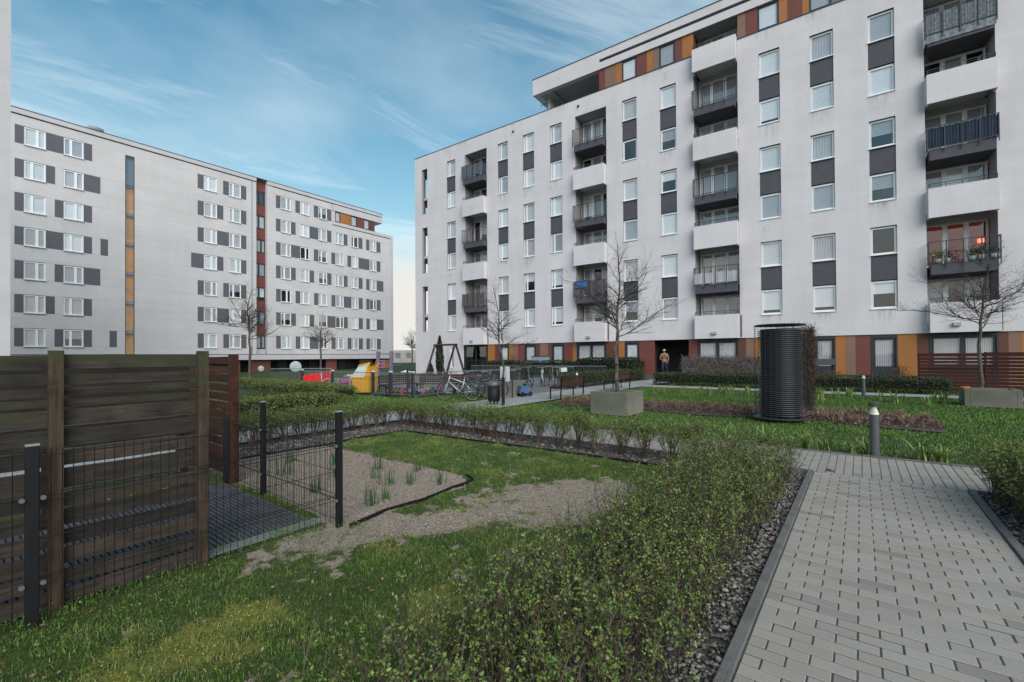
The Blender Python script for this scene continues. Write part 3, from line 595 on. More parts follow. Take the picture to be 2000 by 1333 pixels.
# concrete paver material for far paths
def paver_tex(name,rot):
    m=bpy.data.materials.new(name); m.use_nodes=True; t=m.node_tree; b=t.nodes['Principled BSDF']; b.inputs['Roughness'].default_value=.9
    tcn=t.nodes.new('ShaderNodeTexCoord'); mpn=t.nodes.new('ShaderNodeMapping'); mpn.inputs['Rotation'].default_value=(0,0,rot); t.links.new(tcn.outputs['Object'],mpn.inputs[0])
    br=t.nodes.new('ShaderNodeTexBrick'); br.inputs['Scale'].default_value=1; br.inputs['Brick Width'].default_value=.2; br.inputs['Row Height'].default_value=.1; br.inputs['Mortar Size'].default_value=.005
    br.inputs['Color1'].default_value=(.36,.355,.345,1); br.inputs['Color2'].default_value=(.30,.295,.29,1); br.inputs['Mortar'].default_value=(.13,.13,.125,1); t.links.new(mpn.outputs[0],br.inputs[0])
    nz=t.nodes.new('ShaderNodeTexNoise'); nz.inputs['Scale'].default_value=.9; nz.inputs['Detail'].default_value=8; t.links.new(tcn.outputs['Object'],nz.inputs['Vector'])
    rp=t.nodes.new('ShaderNodeValToRGB'); rp.color_ramp.elements[0].color=(.72,.72,.70,1); rp.color_ramp.elements[1].color=(1.08,1.08,1.08,1); rp.color_ramp.elements[0].position=.3; rp.color_ramp.elements[1].position=.7; t.links.new(nz.outputs[0],rp.inputs[0])
    x=t.nodes.new('ShaderNodeMix'); x.data_type='RGBA'; x.blend_type='MULTIPLY'; x.inputs['Factor'].default_value=1; t.links.new(br.outputs[0],x.inputs[6]); t.links.new(rp.outputs[0],x.inputs[7]); t.links.new(x.outputs[2],b.inputs['Base Color'])
    MATS[name]=m; return m
PV=paver_tex('pavers_far',0)
m=MB(); ab(m,-3,8.98,9.35,10.95,-.004); ab(m,8.98,29.3,8.95,11.0,-.004); ab(m,7.45,8.98,5.0,9.35,-.004); ab(m,22.3,23.75,-30,8.95,-.008); ab(m,7.45,8.92,-12,-4.2,-.004); struct('path',m,PV)
m=MB(); ab(m,15,28.6,11.0,30,-.02); struct('play_area_ground',m,mat('grey_rubber',(.16,.165,.17),.9,.25,.8))
m=MB(); ab(m,-3,5.5,-4,-1.45,-.03); ab(m,5.5,7.42,-6,-1.06,-.03); struct('gravel_bed',m,mat('bed_soil',(.11,.09,.078),.95,.5,6,.7,50))
# real pavers of the near path and the cross path
PAVM=mat('concrete_paver',(.305,.272,.236),.9,.30,1.1,.35,160,attr=[(.20,.18,.158),(.29,.263,.230),(.335,.303,.266),(.295,.250,.215),(.31,.284,.250)])
def pavers(rects):
    V=[];F=[];Rn=[]
    for (a0,a1,b0,b1,swap,off) in rects:
        n=0; la,lb=(.1,.2) if not swap else (.2,.1)
        ra=a0; row=0
        if not swap:
            while ra<a1-1e-6:
                rb=b0-(.1 if row%2 else 0)
                while rb<b1-1e-6:
                    x0,x1=ra,min(ra+.1,a1); y0,y1=max(rb,b0),min(rb+.2,b1)
                    if y1-y0>.02: V.append((x0,x1,y0,y1))
                    rb+=.2
                ra+=.1; row+=1
        else:
            rb=b0
            while rb<b1-1e-6:
                ra=a0-(.1 if row%2 else 0)
                while ra<a1-1e-6:
                    x0,x1=max(ra,a0),min(ra+.2,a1); y0,y1=rb,min(rb+.1,b1)
                    if x1-x0>.02: V.append((x0,x1,y0,y1))
                    ra+=.2
                rb+=.1; row+=1
    R=np.array(V); n=len(R); g=.0034; c=.0035
    x0=R[:,0]+g;x1=R[:,1]-g;y0=R[:,2]+g;y1=R[:,3]-g; zt=rng.normal(0,.0011,n); tx=rng.normal(0,.002,n); ty=rng.normal(0,.002,n)
    def corner(xs,ys,z): return np.stack([xs,ys,zt+z+ (xs-x0)*tx+(ys-y0)*ty],1)
    low=[corner(x0,y0,-.02),corner(x1,y0,-.02),corner(x1,y1,-.02),corner(x0,y1,-.02)]
    mid=[corner(x0,y0,-.004),corner(x1,y0,-.004),corner(x1,y1,-.004),corner(x0,y1,-.004)]
    top=[corner(x0+c,y0+c,0),corner(x1-c,y0+c,0),corner(x1-c,y1-c,0),corner(x0+c,y1-c,0)]
    VV=np.stack(low+mid+top,1).reshape(-1,3); base=(np.arange(n)*12)[:,None,None]
    f=[[8,9,10,11]]+[[i,(i+1)%4,4+(i+1)%4,4+i] for i in range(4)]+[[4+i,4+(i+1)%4,8+(i+1)%4,8+i] for i in range(4)]
    FF=(base+np.array(f)[None]).reshape(-1,4); rn=np.repeat(np.clip(.5+rng.normal(0,.22,n),0,1),12)
    return npmesh('pavement',VV,FF,PAVM,rn)
struct('pavement',pavers([(-.6,7.44,-.97,.52,False,0),(7.45,8.95,-4.2,5.0,True,0)]))
m=MB(); ab(m,-.7,7.445,-1.0,.56,-.0035); ab(m,7.445,8.97,-4.2,5.0,-.0035); struct('paving_joints',m,mat('joint_sand',(.085,.078,.068),.95,.35,20,.4,90))
KM=mat('kerb_concrete',(.165,.158,.15),.9,.3,5,.5,120)
m=MB()
def kerb(a0,a1,b0,b1,along='a'):
    p=a0 if along=='a' else b0; e=a1 if along=='a' else b1
    while p<e-.01:
        q=min(p+1.0,e); h=.022+random.uniform(-.002,.002)
        if along=='a': m.box(p+.003,q-.003,b0,b1,-.12,h)
        else: m.box(a0,a1,p+.003,q-.003,-.12,h)
        p=q
kerb(-.6,7.44,.525,.59); kerb(-.6,7.44,-1.04,-.975); kerb(7.40,7.447,.60,5,'b'); kerb(7.40,7.447,-4.2,-1.05,'b'); kerb(8.955,9.0,-6,8.9,'b')
o=struct('kerb',m,KM); bv=o.modifiers.new('b','BEVEL'); bv.width=.006; bv.segments=2
# near garden soil with its grass / moss / mulch pattern
def gmask(A,B):
    n=fbm(A,B,2.1,5); n2=fbm(A,B,5.5,9)
    gravel=((A>2.42)&(A<4.42+.25*(n-.5)*2*0)&(B>3.92+np.clip((A-4.1),0,1)*1.2))
    ax,ay,bx,by=2.35,3.75,4.7,2.35; t=np.clip(((A-ax)*(bx-ax)+(B-ay)*(by-ay))/((bx-ax)**2+(by-ay)**2),0,1)
    d=np.hypot(A-(ax+t*(bx-ax)),B-(ay+t*(by-ay)))
    soil=np.clip(1.25-(d/.62)-(n-.5)*1.6,0,1)
    lush=np.exp(-(((A-2.75)/.45)**2+((B-2.45)/.45)**2)); soil=soil*(1-np.clip(lush*1.5,0,1))
    soil2=np.clip((n2-.62)*5,0,1)*.8
    g=1-np.clip(soil+soil2,0,1); g=np.where(gravel,.02,g); g=np.where((A>4.4)&(A<5.2)&(B<4.2)&(B>1.7),g*np.clip(.35+n,0,1),g)
    moss=np.clip(1.1-np.hypot((A-1.0)/.75,(B-3.05)/.42)+(n2-.5)*1.6,0,1)+.8*np.clip(1.1-np.hypot((A-2.05)/.3,(B-2.25)/.25)+(n2-.5)*1.4,0,1)+np.clip((n-.62)*3,0,.5)*(A<2.6)
    return np.clip(g,0,1),np.clip(moss,0,1),gravel
def bump_h(A,B): return .028*(fbm(A,B,1.7,21)-.5)+.012*(fbm(A,B,6,22)-.5)
st=.045; ga=np.arange(-1.2,7.401,st); gb=np.arange(.6,9.301,st); GA,GB=np.meshgrid(ga,gb,indexing='ij')
g,ms,gv=gmask(GA,GB); bed=((GB<1.72)|(GA>6.42)|(GB>7.86)|((GA<.2)&(GB<1.2)))
g=np.where(bed,.0,g); ms=np.where(bed,0,ms)
Z=bump_h(GA,GB)-.012; Z=np.where(gv,Z+.03*(fbm(GA,GB,9,31)-.3),Z); Z=np.where(bed,-.035+.02*(fbm(GA,GB,8,41)),Z)
V=np.stack([GA,GB,Z],-1).reshape(-1,3); ni,nj=GA.shape; ii,jj=np.meshgrid(np.arange(ni-1),np.arange(nj-1),indexing='ij'); k=(ii*nj+jj).ravel(); F=np.stack([k,k+nj,k+nj+1,k+1],1)
gm=bpy.data.materials.new('garden_soil'); gm.use_nodes=True; t=gm.node_tree; b=t.nodes['Principled BSDF']; b.inputs['Roughness'].default_value=.97; b.inputs['Specular IOR Level'].default_value=.15; L=t.links
tcn=t.nodes.new('ShaderNodeTexCoord')
def _n(s,d=8,r=.7):
    n=t.nodes.new('ShaderNodeTexNoise'); n.inputs['Scale'].default_value=s; n.inputs['Detail'].default_value=d; n.inputs['Roughness'].default_value=r; L.new(tcn.outputs['Object'],n.inputs['Vector']); return n.outputs[0]
def _r(s,p0,p1,c0,c1):
    r=t.nodes.new('ShaderNodeValToRGB'); r.color_ramp.elements[0].position=p0; r.color_ramp.elements[1].position=p1; r.color_ramp.elements[0].color=(*c0,1); r.color_ramp.elements[1].color=(*c1,1); L.new(s,r.inputs[0]); return r.outputs[0]
def _m(f,a,c):
    x=t.nodes.new('ShaderNodeMix'); x.data_type='RGBA'; L.new(f,x.inputs['Factor']); L.new(a,x.inputs[6]); L.new(c,x.inputs[7]); return x.outputs[2]
def _a(n):
    x=t.nodes.new('ShaderNodeAttribute'); x.attribute_name=n; return x.outputs['Fac']
soilc=_r(_n(38),.35,.65,(.155,.115,.090),(.40,.315,.255)); bedc=_r(_n(30),.35,.7,(.045,.036,.030),(.15,.125,.105)); grc=_r(_n(22),.3,.7,(.022,.042,.010),(.085,.095,.03)); mo=_r(_n(34),.3,.7,(.06,.075,.016),(.25,.23,.05))

def _sh(a,nz_,k=5):
    q=t.nodes.new('ShaderNodeMath'); q.operation='MULTIPLY_ADD'; L.new(nz_,q.inputs[0]); q.inputs[1].default_value=1.3; q.inputs[2].default_value=-.65
    w=t.nodes.new('ShaderNodeMath'); w.operation='ADD'; L.new(q.outputs[0],w.inputs[0]); L.new(a,w.inputs[1])
    e=t.nodes.new('ShaderNodeMath'); e.operation='MULTIPLY_ADD'; e.use_clamp=True; L.new(w.outputs[0],e.inputs[0]); e.inputs[1].default_value=k; e.inputs[2].default_value=.5-.5*k; return e.outputs[0]
c=_m(_a('bed'),soilc,bedc); c=_m(_sh(_a('grass'),_n(14)),c,grc); c=_m(_sh(_a('moss'),_n(17)),c,mo); L.new(c,b.inputs['Base Color'])
bp=t.nodes.new('ShaderNodeBump'); bp.inputs['Strength'].default_value=.8; bp.inputs['Distance'].default_value=.015; L.new(_n(60),bp.inputs['Height']); L.new(bp.outputs[0],b.inputs['Normal'])
struct('garden_ground',npmesh('garden_ground',V,F,gm,None,True,{'grass':g.ravel(),'moss':ms.ravel(),'bed':bed.astype(float).ravel()}))

# ------------------------------------------------------------------ grass blades
GB_M=mat('grass_blade',(.05,.11,.018),.6,.2,3,spec=.3,attr=[(.024,.064,.016),(.055,.13,.025),(.12,.20,.036),(.30,.29,.07),(.42,.34,.17)])
def blades(name,A,B,z,h,w,rnd,lean=.45,m=None):
    n=len(A); th=rng.random(n)*2*PI; ld=rng.random(n)*2*PI; lm=h*lean*rng.random(n)**.7
    rx=np.cos(th)*w/2; ry=np.sin(th)*w/2; lx=np.cos(ld)*lm; ly=np.sin(ld)*lm
    P0=np.stack([A-rx,B-ry,z],1); P1=np.stack([A+rx,B+ry,z],1); M=np.stack([A+lx*.35,B+ly*.35,z+h*.6],1); o=np.stack([rx*.75,ry*.75,0*rx],1); T=np.stack([A+lx,B+ly,z+h*(1-.3*(lm/(h+1e-6)))],1)
    V=np.stack([P0,P1,M+o,M-o,T],1).reshape(-1,3); bs=(np.arange(n)*5)
    F=np.concatenate([np.stack([bs,bs+1,bs+2],1),np.stack([bs,bs+2,bs+3],1),np.stack([bs+3,bs+2,bs+4],1)])
    return struct(name,npmesh(name,V,F,m or GB_M,np.repeat(rnd,5)),kind='stuff')
def scat(n,a0,a1,b0,b1): return rng.uniform(a0,a1,n),rng.uniform(b0,b1,n)
A,B=scat(460000,-.3,6.42,1.55,7.86); g,ms,gv=gmask(A,B); nz=fbm(A,B,3.3,51); nf=fbm(A,B,11,52)
keep=rng.random(len(A))<np.clip(np.clip((g-.5+(fbm(A,B,14,71)-.5)*1.5)*2.6+.5,.035,1)*(.30+.9*np.clip(nz*1.6-.3,0,1)),0,1)*np.clip(1.35-A*.10,0.4,1)*(1-.72*ms)
keep&=~((A<2.36)&(B>3.98)); A,B,nz,ms,g,nf=A[keep],B[keep],nz[keep],ms[keep],g[keep],nf[keep]
lush=np.clip((nf-.5)*4,0,1)*(g>.6)
hgt=(.014+.024*rng.random(len(A)))*(.45+1.0*nz)+.05*lush*rng.random(len(A))+.055*np.exp(-(((A-2.75)/.4)**2+((B-2.4)/.45)**2))*rng.random(len(A))
rn=np.clip(.20+.5*(nz-.4)+.28*np.clip((fbm(A,B,4.2,88)-.45)*3,0,1)*(A>2.2)+.16*rng.normal(size=len(A))+.40*ms+.35*(g<.55)*rng.random(len(A))+.25*(rng.random(len(A))<.08),0,1)
tag(blades('grass',A,B,bump_h(A,B)-.015,hgt,.0028+.002*rng.random(len(A)),np.clip(rn+.45*(rng.random(len(A))<.12),0,1),1.0),'short patchy green lawn grass with mossy and bare spots in the near garden','grass')
# moss cushions and dead leaves as small flakes on the near lawn
A,B=scat(60000,-.2,3.6,1.6,3.95); g,ms,gv=gmask(A,B); k=rng.random(len(A))<np.clip((ms-.45+(fbm(A,B,15,81)-.5)*1.6)*2,0,1)*.55; A,B=A[k],B[k]
V,F=leaves(np.stack([A,B,bump_h(A,B)+rng.uniform(-.012,.012,len(A))],1),.011,.6,.3); tag(struct('moss',npmesh('moss',V,F,mat('moss_flake',(.25,.25,.04),.9,.2,5,attr=[(.05,.07,.015),(.13,.15,.028),(.26,.25,.05),(.40,.35,.12)]),np.repeat(rng.random(len(A)),4)),kind='stuff'),'yellow green moss cushions in the near lawn','moss')
A,B=scat(2600,-.2,6.3,1.6,7.7); V,F=leaves(np.stack([A,B,bump_h(A,B)+.008+.012*rng.random(len(A))],1),.024,.6,.85); tag(struct('leaf_litter',npmesh('leaf_litter',V,F,mat('dead_leaf',(.16,.10,.06),.9,.2,5,attr=[(.05,.03,.02),(.15,.095,.055),(.30,.22,.15)]),np.repeat(rng.random(len(A)),4)),kind='stuff'),'brown dead leaves lying scattered on the near garden ground','leaf litter')
# far lawns
def far_lawn(name,n,a0,a1,b0,b1,label,excl,hh=.07,seed=0):
    A,B=scat(n,a0,a1,b0,b1); k=~excl(A,B); A,B=A[k],B[k]; nz=fbm(A,B,.9,60+seed)
    k=rng.random(len(A))<.25+1.3*nz; A,B,nz=A[k],B[k],nz[k]
    tag(blades(name,A,B,np.full(len(A),-.045),(hh*(.6+.9*nz))*(.6+.6*rng.random(len(A))),.007+.004*rng.random(len(A))+.0006*A,np.clip(.36+.3*(nz-.5)+.12*rng.normal(size=len(A)),0,1)),label,'grass')
BED=lambda A,B:(A>12.95+.25*np.sin(B*1.3))&(A<15.7+.3*np.sin(B*.9))&(B>-1.4)&(B<8.3)
far_lawn('grass',150000,9.0,22.2,-9,8.9,'green lawn around the wire cylinders and concrete planters',lambda A,B: BED(A,B)|((A<9.5)&(B>-4)&(B<.9)&(rng.random(len(A))<.75)),.042)
far_lawn('grass',26000,9.05,16,11.1,21,'strip of green lawn in front of the playground railing',lambda A,B:(A>11.1)&(B>13.6)|(B<11.05)|(A>14.5),.08,3)
far_lawn('grass',9000,-.6,2.3,4.05,5.0,'weeds and grass growing behind the wire mesh fence',lambda A,B:(B>4.25+.2*rng.random(len(A)))&(rng.random(len(A))<.85),.07,7)
far_lawn('grass',16000,23.8,29.0,-12,8,'shaded grass strip between the far path and the facade',lambda A,B:A<0,.09,9)
# mulch bed behind
m=MB(); 
a0=[];
pts=[(12.95+.25*math.sin(b*1.3),b) for b in np.linspace(-1.4,8.3,24)]+[(15.7+.3*math.sin(b*.9),b) for b in np.linspace(8.3,-1.4,24)]
m.add([(p[0],p[1],-.012) for p in pts],[tuple(range(len(pts)))]); struct('flower_bed',m,mat('bark_mulch',(.13,.085,.075),.95,.6,14,.9,30,col2=(.05,.032,.03)))
A,B=scat(9000,13.0,15.7,-1.4,8.3); k=BED(A,B); A,B=A[k],B[k]
V,F=leaves(np.stack([A,B,rng.uniform(-.01,.04,len(A))],1),.07,.4,.7); tag(struct('bark_chips',npmesh('bark_chips',V,F,mat('bark_chip',(.14,.09,.08),.9,.3,5,attr=[(.05,.03,.028),(.13,.075,.07),(.22,.15,.13)]),np.repeat(rng.random(len(A)),4)),kind='stuff'),'reddish brown bark chips covering the long planting bed','mulch')
# gravel / mulch chips of the near garden bed
A,B=scat(26000,2.4,4.7,2.0,7.9); g,ms,gv=gmask(A,B); k=(g<.35+.2*rng.random(len(A)))&(~((B>3.7)&(A<2.44))); A,B=A[k],B[k]
V,F=leaves(np.stack([A,B,bump_h(A,B)+rng.uniform(-.014,.012,len(A))],1),.017,.35,.9)
tag(struct('wood_chips',npmesh('wood_chips',V,F,mat('pale_chip',(.27,.24,.22),.9,.2,5,attr=[(.14,.10,.075),(.31,.24,.19),(.44,.35,.285),(.58,.48,.40)]),np.repeat(rng.random(len(A)),4)),kind='stuff'),'pale dry wood chips strewn over the garden bed','mulch')
# stones in the strip along the kerb
def stones(name,A,B,sz,label,z0=-.02):
    base=bmesh.new(); bmesh.ops.create_icosphere(base,subdivisions=1,radius=1); bv_=np.array([v.co for v in base.verts]); bf=np.array([[v.index for v in f.verts] for f in base.faces]); base.free()
    n=len(A); sc=np.stack([sz*(.7+.6*rng.random(n)),sz*(.6+.5*rng.random(n)),sz*(.35+.3*rng.random(n))],1); th=rng.random(n)*2*PI
    X=bv_[None]*(1+.18*rng.normal(size=(n,len(bv_),1)))*sc[:,None]; c,s=np.cos(th)[:,None],np.sin(th)[:,None]
    x=X[...,0]*c-X[...,1]*s; y=X[...,0]*s+X[...,1]*c; V=np.stack([x+A[:,None],y+B[:,None],X[...,2]+z0+(sz*.3)[:,None]+.012*rng.random((n,1))],-1).reshape(-1,3)
    F=(bf[None]+(np.arange(n)*len(bv_))[:,None,None]).reshape(-1,3)
    tag(struct(name,npmesh(name,V,F,mat('river_stone',(.17,.165,.16),.75,.2,30,.3,80,attr=[(.03,.026,.023),(.085,.072,.062),(.14,.122,.106),(.20,.172,.148),(.33,.295,.265)]),np.repeat(np.clip(rng.random(n)**1.3,0,1),len(bv_)),True),kind='stuff'),label,'gravel')
A,B=scat(8200,.2,7.38,.60,1.35); k=rng.random(len(A))<np.clip(1.5-(B-.6)*2.0,.15,1); A,B=A[k],B[k]
stones('gravel',A,B,.009+.015*rng.random(len(A))**2,'grey brown river stones in the strip between hedge and kerb')
A,B=scat(1500,3.0,6.5,7.95,8.9); stones('gravel',A,B,.012+.02*rng.random(len(A))**2,'grey pebbles under the side row of young shrubs behind the wire fence',-.03)
A,B=scat(1500,4.8,7.38,-1.9,-1.06); stones('gravel',A,B,.012+.02*rng.random(len(A))**2,'grey river stones under the hedge right of the path')
A,B=scat(1800,6.5,7.38,1.4,8.6); stones('gravel',A,B,.012+.02*rng.random(len(A))**2,'grey pebbles under the row of young shrubs',-.03)
# plastic lawn edging
m=MB()
def edging(pts):
    for i in range(len(pts)-1):
        p,q=pts[i],pts[i+1]; m.beam((p[0],p[1],.006),(q[0],q[1],.006),.009,.045)
edging([(6.42,1.8),(6.47,2.6),(6.42,4.2),(6.30,6.0),(6.25,7.82),(5.2,7.9),(4.3,7.78),(3.0,7.85)])
struct('lawn_edging',m,BLACK); m=MB()
edging([(2.42,3.86),(2.9,3.95),(3.4,3.9),(3.9,3.97),(4.15,3.96),(4.32,4.02),(4.42,4.25)]); struct('bed_edging',m,BLACK)
# terrace decking behind the wire fence
m=MB(); 
for i in range(45): 
    a=.25+i*.045; m.box(a,a+.030,4.34,6.42,-.012,.018)
m.box(.2,2.3,4.3,6.45,-.03,-.008); struct('terrace_decking',m,mat('grey_decking',(.085,.083,.092),.75,.35,5,spec=.3))
m=MB(); ab(m,-2,2.33,4.16,4.33,.01); struct('edging_slab',m,mat('pale_concrete',(.19,.19,.185),.9,.3,6))

# ================================================================== HEDGES AND SHRUBS
TWIG=mat('twig_bark',(.07,.048,.038),.85,.3,20,attr=[(.035,.025,.021),(.085,.06,.047),(.17,.12,.092)])
LEAF=mat('young_leaf',(.10,.17,.03),.5,.2,10,spec=.4,attr=[(.034,.060,.016),(.072,.122,.022),(.125,.195,.034),(.20,.265,.052),(.17,.085,.042)])
LEAFD=mat('dark_leaf',(.025,.04,.02),.45,.2,10,spec=.4,attr=[(.008,.016,.009),(.018,.032,.016),(.035,.055,.025)])
LEAFM=mat('dull_leaf',(.035,.055,.022),.7,.2,10,attr=[(.016,.028,.012),(.03,.05,.018),(.055,.075,.028),(.07,.06,.035)])
def shoots(Cx,Cy,h,spread,nseg,rad,ntw,nleaf,lsize,lo=.35,r=rng,leafy=1.0):
    """upright twiggy shoots with side twigs and leaf clusters"""
    n=len(Cx); pts=[np.stack([Cx,Cy,np.full(n,-.03)],1)]; d=np.stack([r.normal(0,spread,n),r.normal(0,spread,n),np.ones(n)],1)
    for s in range(nseg):
        d=d+np.stack([r.normal(0,.16,n),r.normal(0,.16,n),0*Cx],1); q=d/np.linalg.norm(d,axis=1)[:,None]; pts.append(pts[-1]+q*(h/nseg)[:,None])
    SV=[];SF=[];SR=[];off=0; LC=[]
    def addseg(p,q,r0,r1,tone):
        nonlocal off
        v,f=segs(p,q,r0,r1,3); SV.append(v); SF.append(f+off); off+=len(v); SR.append(np.repeat(tone,6))
    tone=r.random(n)
    for s in range(nseg):
        addseg(pts[s],pts[s+1],np.full(n,rad*(1-s/nseg*.7)),np.full(n,rad*(1-(s+1)/nseg*.75)),tone)
    for k in range(ntw):
        s=r.integers(max(1,int(nseg*lo)),nseg,n); t_=r.random(n)[:,None]; P_=np.array(pts); base=P_[s,np.arange(n)]*(1-t_)+P_[s+1,np.arange(n)]*t_
        dd=np.stack([r.normal(0,.75,n),r.normal(0,.75,n),r.uniform(.5,1.2,n)],1); dd/=np.linalg.norm(dd,axis=1)[:,None]; ln=(h*.26*(.4+.8*r.random(n)))[:,None]; tip=base+dd*ln
        addseg(base,tip,np.full(n,rad*.4),np.full(n,rad*.2),tone)
        for j in range(nleaf):
            u=r.random((n,1))**.6; LC.append(base+(tip-base)*u+r.normal(0,lsize*.75,(n,3)))
    for j in range(nleaf):
        u=r.uniform(.45,1.02,(n,1)); i0=np.minimum((u[:,0]*nseg).astype(int),nseg-1); fr=u-i0[:,None]/nseg; P_=np.array(pts); LC.append(P_[i0,np.arange(n)]+(P_[i0+1,np.arange(n)]-P_[i0,np.arange(n)])*fr*nseg+r.normal(0,lsize*.6,(n,3)))
    LC=np.concatenate(LC); LC=LC[r.random(len(LC))<leafy]
    return (np.concatenate(SV),np.concatenate(SF),np.concatenate(SR)),LC
def hedge(name,label,cat,A,B,h,spread,rad,ntw,nleaf,lsize,lmat,leafy=1.0,origin=None,nseg=5,lo=.35,group=None,core=None):
    oa,ob=origin; root=thing(name,label,cat,P(oa,ob),ROT,group)
    (sv,sf,sr),LC=shoots(A-oa,B-ob,h,spread,nseg,rad,ntw,nleaf,lsize,lo,leafy=leafy)
    link('stems',npmesh('stems',sv,sf,TWIG,sr),root)
    if core: LC=LC[rng.random(len(LC))<.52]; LC=np.repeat(LC,4,0)+rng.normal(0,.0075,(len(LC)*4,3))
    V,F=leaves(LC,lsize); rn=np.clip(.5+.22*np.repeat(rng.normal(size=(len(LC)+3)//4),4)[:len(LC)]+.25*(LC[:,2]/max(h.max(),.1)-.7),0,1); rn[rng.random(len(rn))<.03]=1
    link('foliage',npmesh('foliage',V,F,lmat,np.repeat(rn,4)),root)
    return root
# main hedge along the path, near
A,B=scat(1750,.75,7.05,.74,1.70); k=(rng.random(len(A))<.75+.5*fbm(A,B,2,77)); A,B=A[k],B[k]; hh=.46+.15*rng.random(len(A))+.06*(fbm(A,B,1.5,78)-.5)
hedge('hedge','wide budding hedge of thin upright shoots running along the paved path in the foreground','hedge',A,B,hh,.16,.0052,4,5,.0165,LEAF,1.0,(3.9,1.2),nseg=6,lo=.25,core=True)
# hedge right of the path
A,B=scat(1700,5.5,7.36,-2.5,-1.10); k=B<-1.10-.10*(7.36-A); A,B=A[k],B[k]; hedge('hedge','green leafy hedge at the right edge of the paved path','hedge',A,B,.58+.12*rng.random(len(A)),.15,.004,4,6,.022,LEAF,1.0,(6.4,-1.8),lo=.15,core=True)
# row of separate young shrubs along the cross path, and along the side path
variants=[]
for v in range(5):
    n=26; a=rng.normal(0,.03,n); bb=rng.normal(0,.035,n); 
    (sv,sf,sr),LC=shoots(a,bb,(.52+.10*rng.random(n)),.24,6,.0066,9,13,.019,.42); LC=LC[LC[:,2]>.24+.10*rng.random(len(LC))]
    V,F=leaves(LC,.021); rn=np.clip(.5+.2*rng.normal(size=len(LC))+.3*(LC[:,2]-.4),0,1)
    variants.append((npmesh('stems',sv,sf,TWIG,sr),npmesh('foliage',V,F,LEAF,np.repeat(rn,4))))
SG='young hedge shrubs planted along the cross path'
def shrub(a,b,label,group,i,s=1.0):
    root=thing('young_shrub',label,'shrub',P(a,b,-.02),rng.random()*6.28,group); root.scale=(s,s,s*rng.uniform(1.02,1.17)); v=variants[i%5]; link('stems',v[0],root); link('foliage',v[1],root)
b=1.95; i=0
while b<9.0: shrub(6.93+rng.normal(0,.05),b,'small budding shrub in the single row beside the cross path, behind the garden lawn',SG,i); b+=.30 if b>5.2 else .40; i+=1
a=6.6
while a>2.9: shrub(a,8.95+rng.normal(0,.04),'small budding shrub in the side row behind the wire mesh fence',"young shrubs along the side path",i); a-=.30; i+=1
# continuous trimmed hedges farther off: a dense core of leaves
def boxhedge(name,label,a0,a1,b0,b1,h,lmat,n,ls,z0=.05,round_=.12):
    root=thing(name,label,'hedge',P((a0+a1)/2,(b0+b1)/2),ROT); ha,hb=(a1-a0)/2,(b1-b0)/2
    m=MB(); nx=max(2,int(2*ha/.25)); ny=max(2,int(2*hb/.25)); 
    C=rng.uniform(-1,1,(n,3)); face=rng.random(n); w=np.array([hb*h,ha*h,ha*hb*1.3]); w=w/w.sum()
    ax=np.where(face<w[0],0,np.where(face<w[0]+w[1],1,2)); C[np.arange(n),ax]=np.sign(C[np.arange(n),ax]); C[:,2]=np.where(ax==2,1,C[:,2])
    X=C[:,0]*ha;Y=C[:,1]*hb;Zz=z0+(C[:,2]*.5+.5)*(h-z0); nzv=(fbm(X+50,Y+50+Zz*2,1.6,90)-.5)*.12
    Zz=Zz+nzv*(ax==2)-round_*((np.abs(C[:,0])**8+np.abs(C[:,1])**8)*.5)*(C[:,2]>.6); X=X+rng.normal(0,.03,n);Y=Y+rng.normal(0,.03,n);Zz=Zz+rng.normal(0,.025,n)
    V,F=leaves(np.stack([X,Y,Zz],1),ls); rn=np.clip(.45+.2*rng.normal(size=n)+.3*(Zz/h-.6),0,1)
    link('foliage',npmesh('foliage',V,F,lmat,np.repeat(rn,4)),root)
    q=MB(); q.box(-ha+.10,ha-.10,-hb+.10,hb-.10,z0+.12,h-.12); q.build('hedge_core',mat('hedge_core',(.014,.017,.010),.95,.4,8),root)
    nn=int((4*ha*hb)*10)+10; sx,sy=rng.uniform(-ha,ha,nn),rng.uniform(-hb,hb,nn); p0=np.stack([sx,sy,np.full(nn,-.05)],1); p1=p0+np.stack([rng.normal(0,.06,nn),rng.normal(0,.06,nn),np.full(nn,h*.8)],1)
    v,f=segs(p0,p1,np.full(nn,.012),np.full(nn,.006),3); link('stems',npmesh('stems',v,f,TWIG,np.repeat(rng.random(nn),6)),root)
    return root
LEAFY=mat('yellow_green_leaf',(.10,.13,.03),.6,.2,10,attr=[(.03,.042,.014),(.07,.09,.022),(.12,.145,.035),(.15,.16,.05)])
boxhedge('hedge','low olive hedge beyond the side path, left of the wire post',3.5,7.0,11.2,12.2,.62,LEAFY,12000,.045,.12)
boxhedge('hedge','clipped olive hedge ending at the green lawn before the playground',8.4,9.3,14.3,21,.60,LEAFY,12000,.045,.12)
boxhedge('hedge','long far olive hedge partly hidden by the dark red fence post',10.0,10.7,17.6,27,.50,LEAFY,12000,.055,.1)
boxhedge('hedge','low dark hedge in front of the vine covered mesh fence',23.9,24.9,3.7,8.9,.66,LEAFM,9000,.06)
boxhedge('hedge','low dark hedge between the far bollard lamp and the dark red slat fence',23.9,24.9,-2.75,3.2,.64,LEAFM,9000,.06)
boxhedge('hedge','low clipped hedge beside the path to the passage, behind the benches',18.9,28.4,11.15,11.85,.72,LEAFM,9000,.06)
boxhedge('evergreen_hedge','tall glossy dark evergreen hedge left of the passage',27.2,29.0,11.4,15.6,1.42,LEAFD,10000,.085,.1,.3)
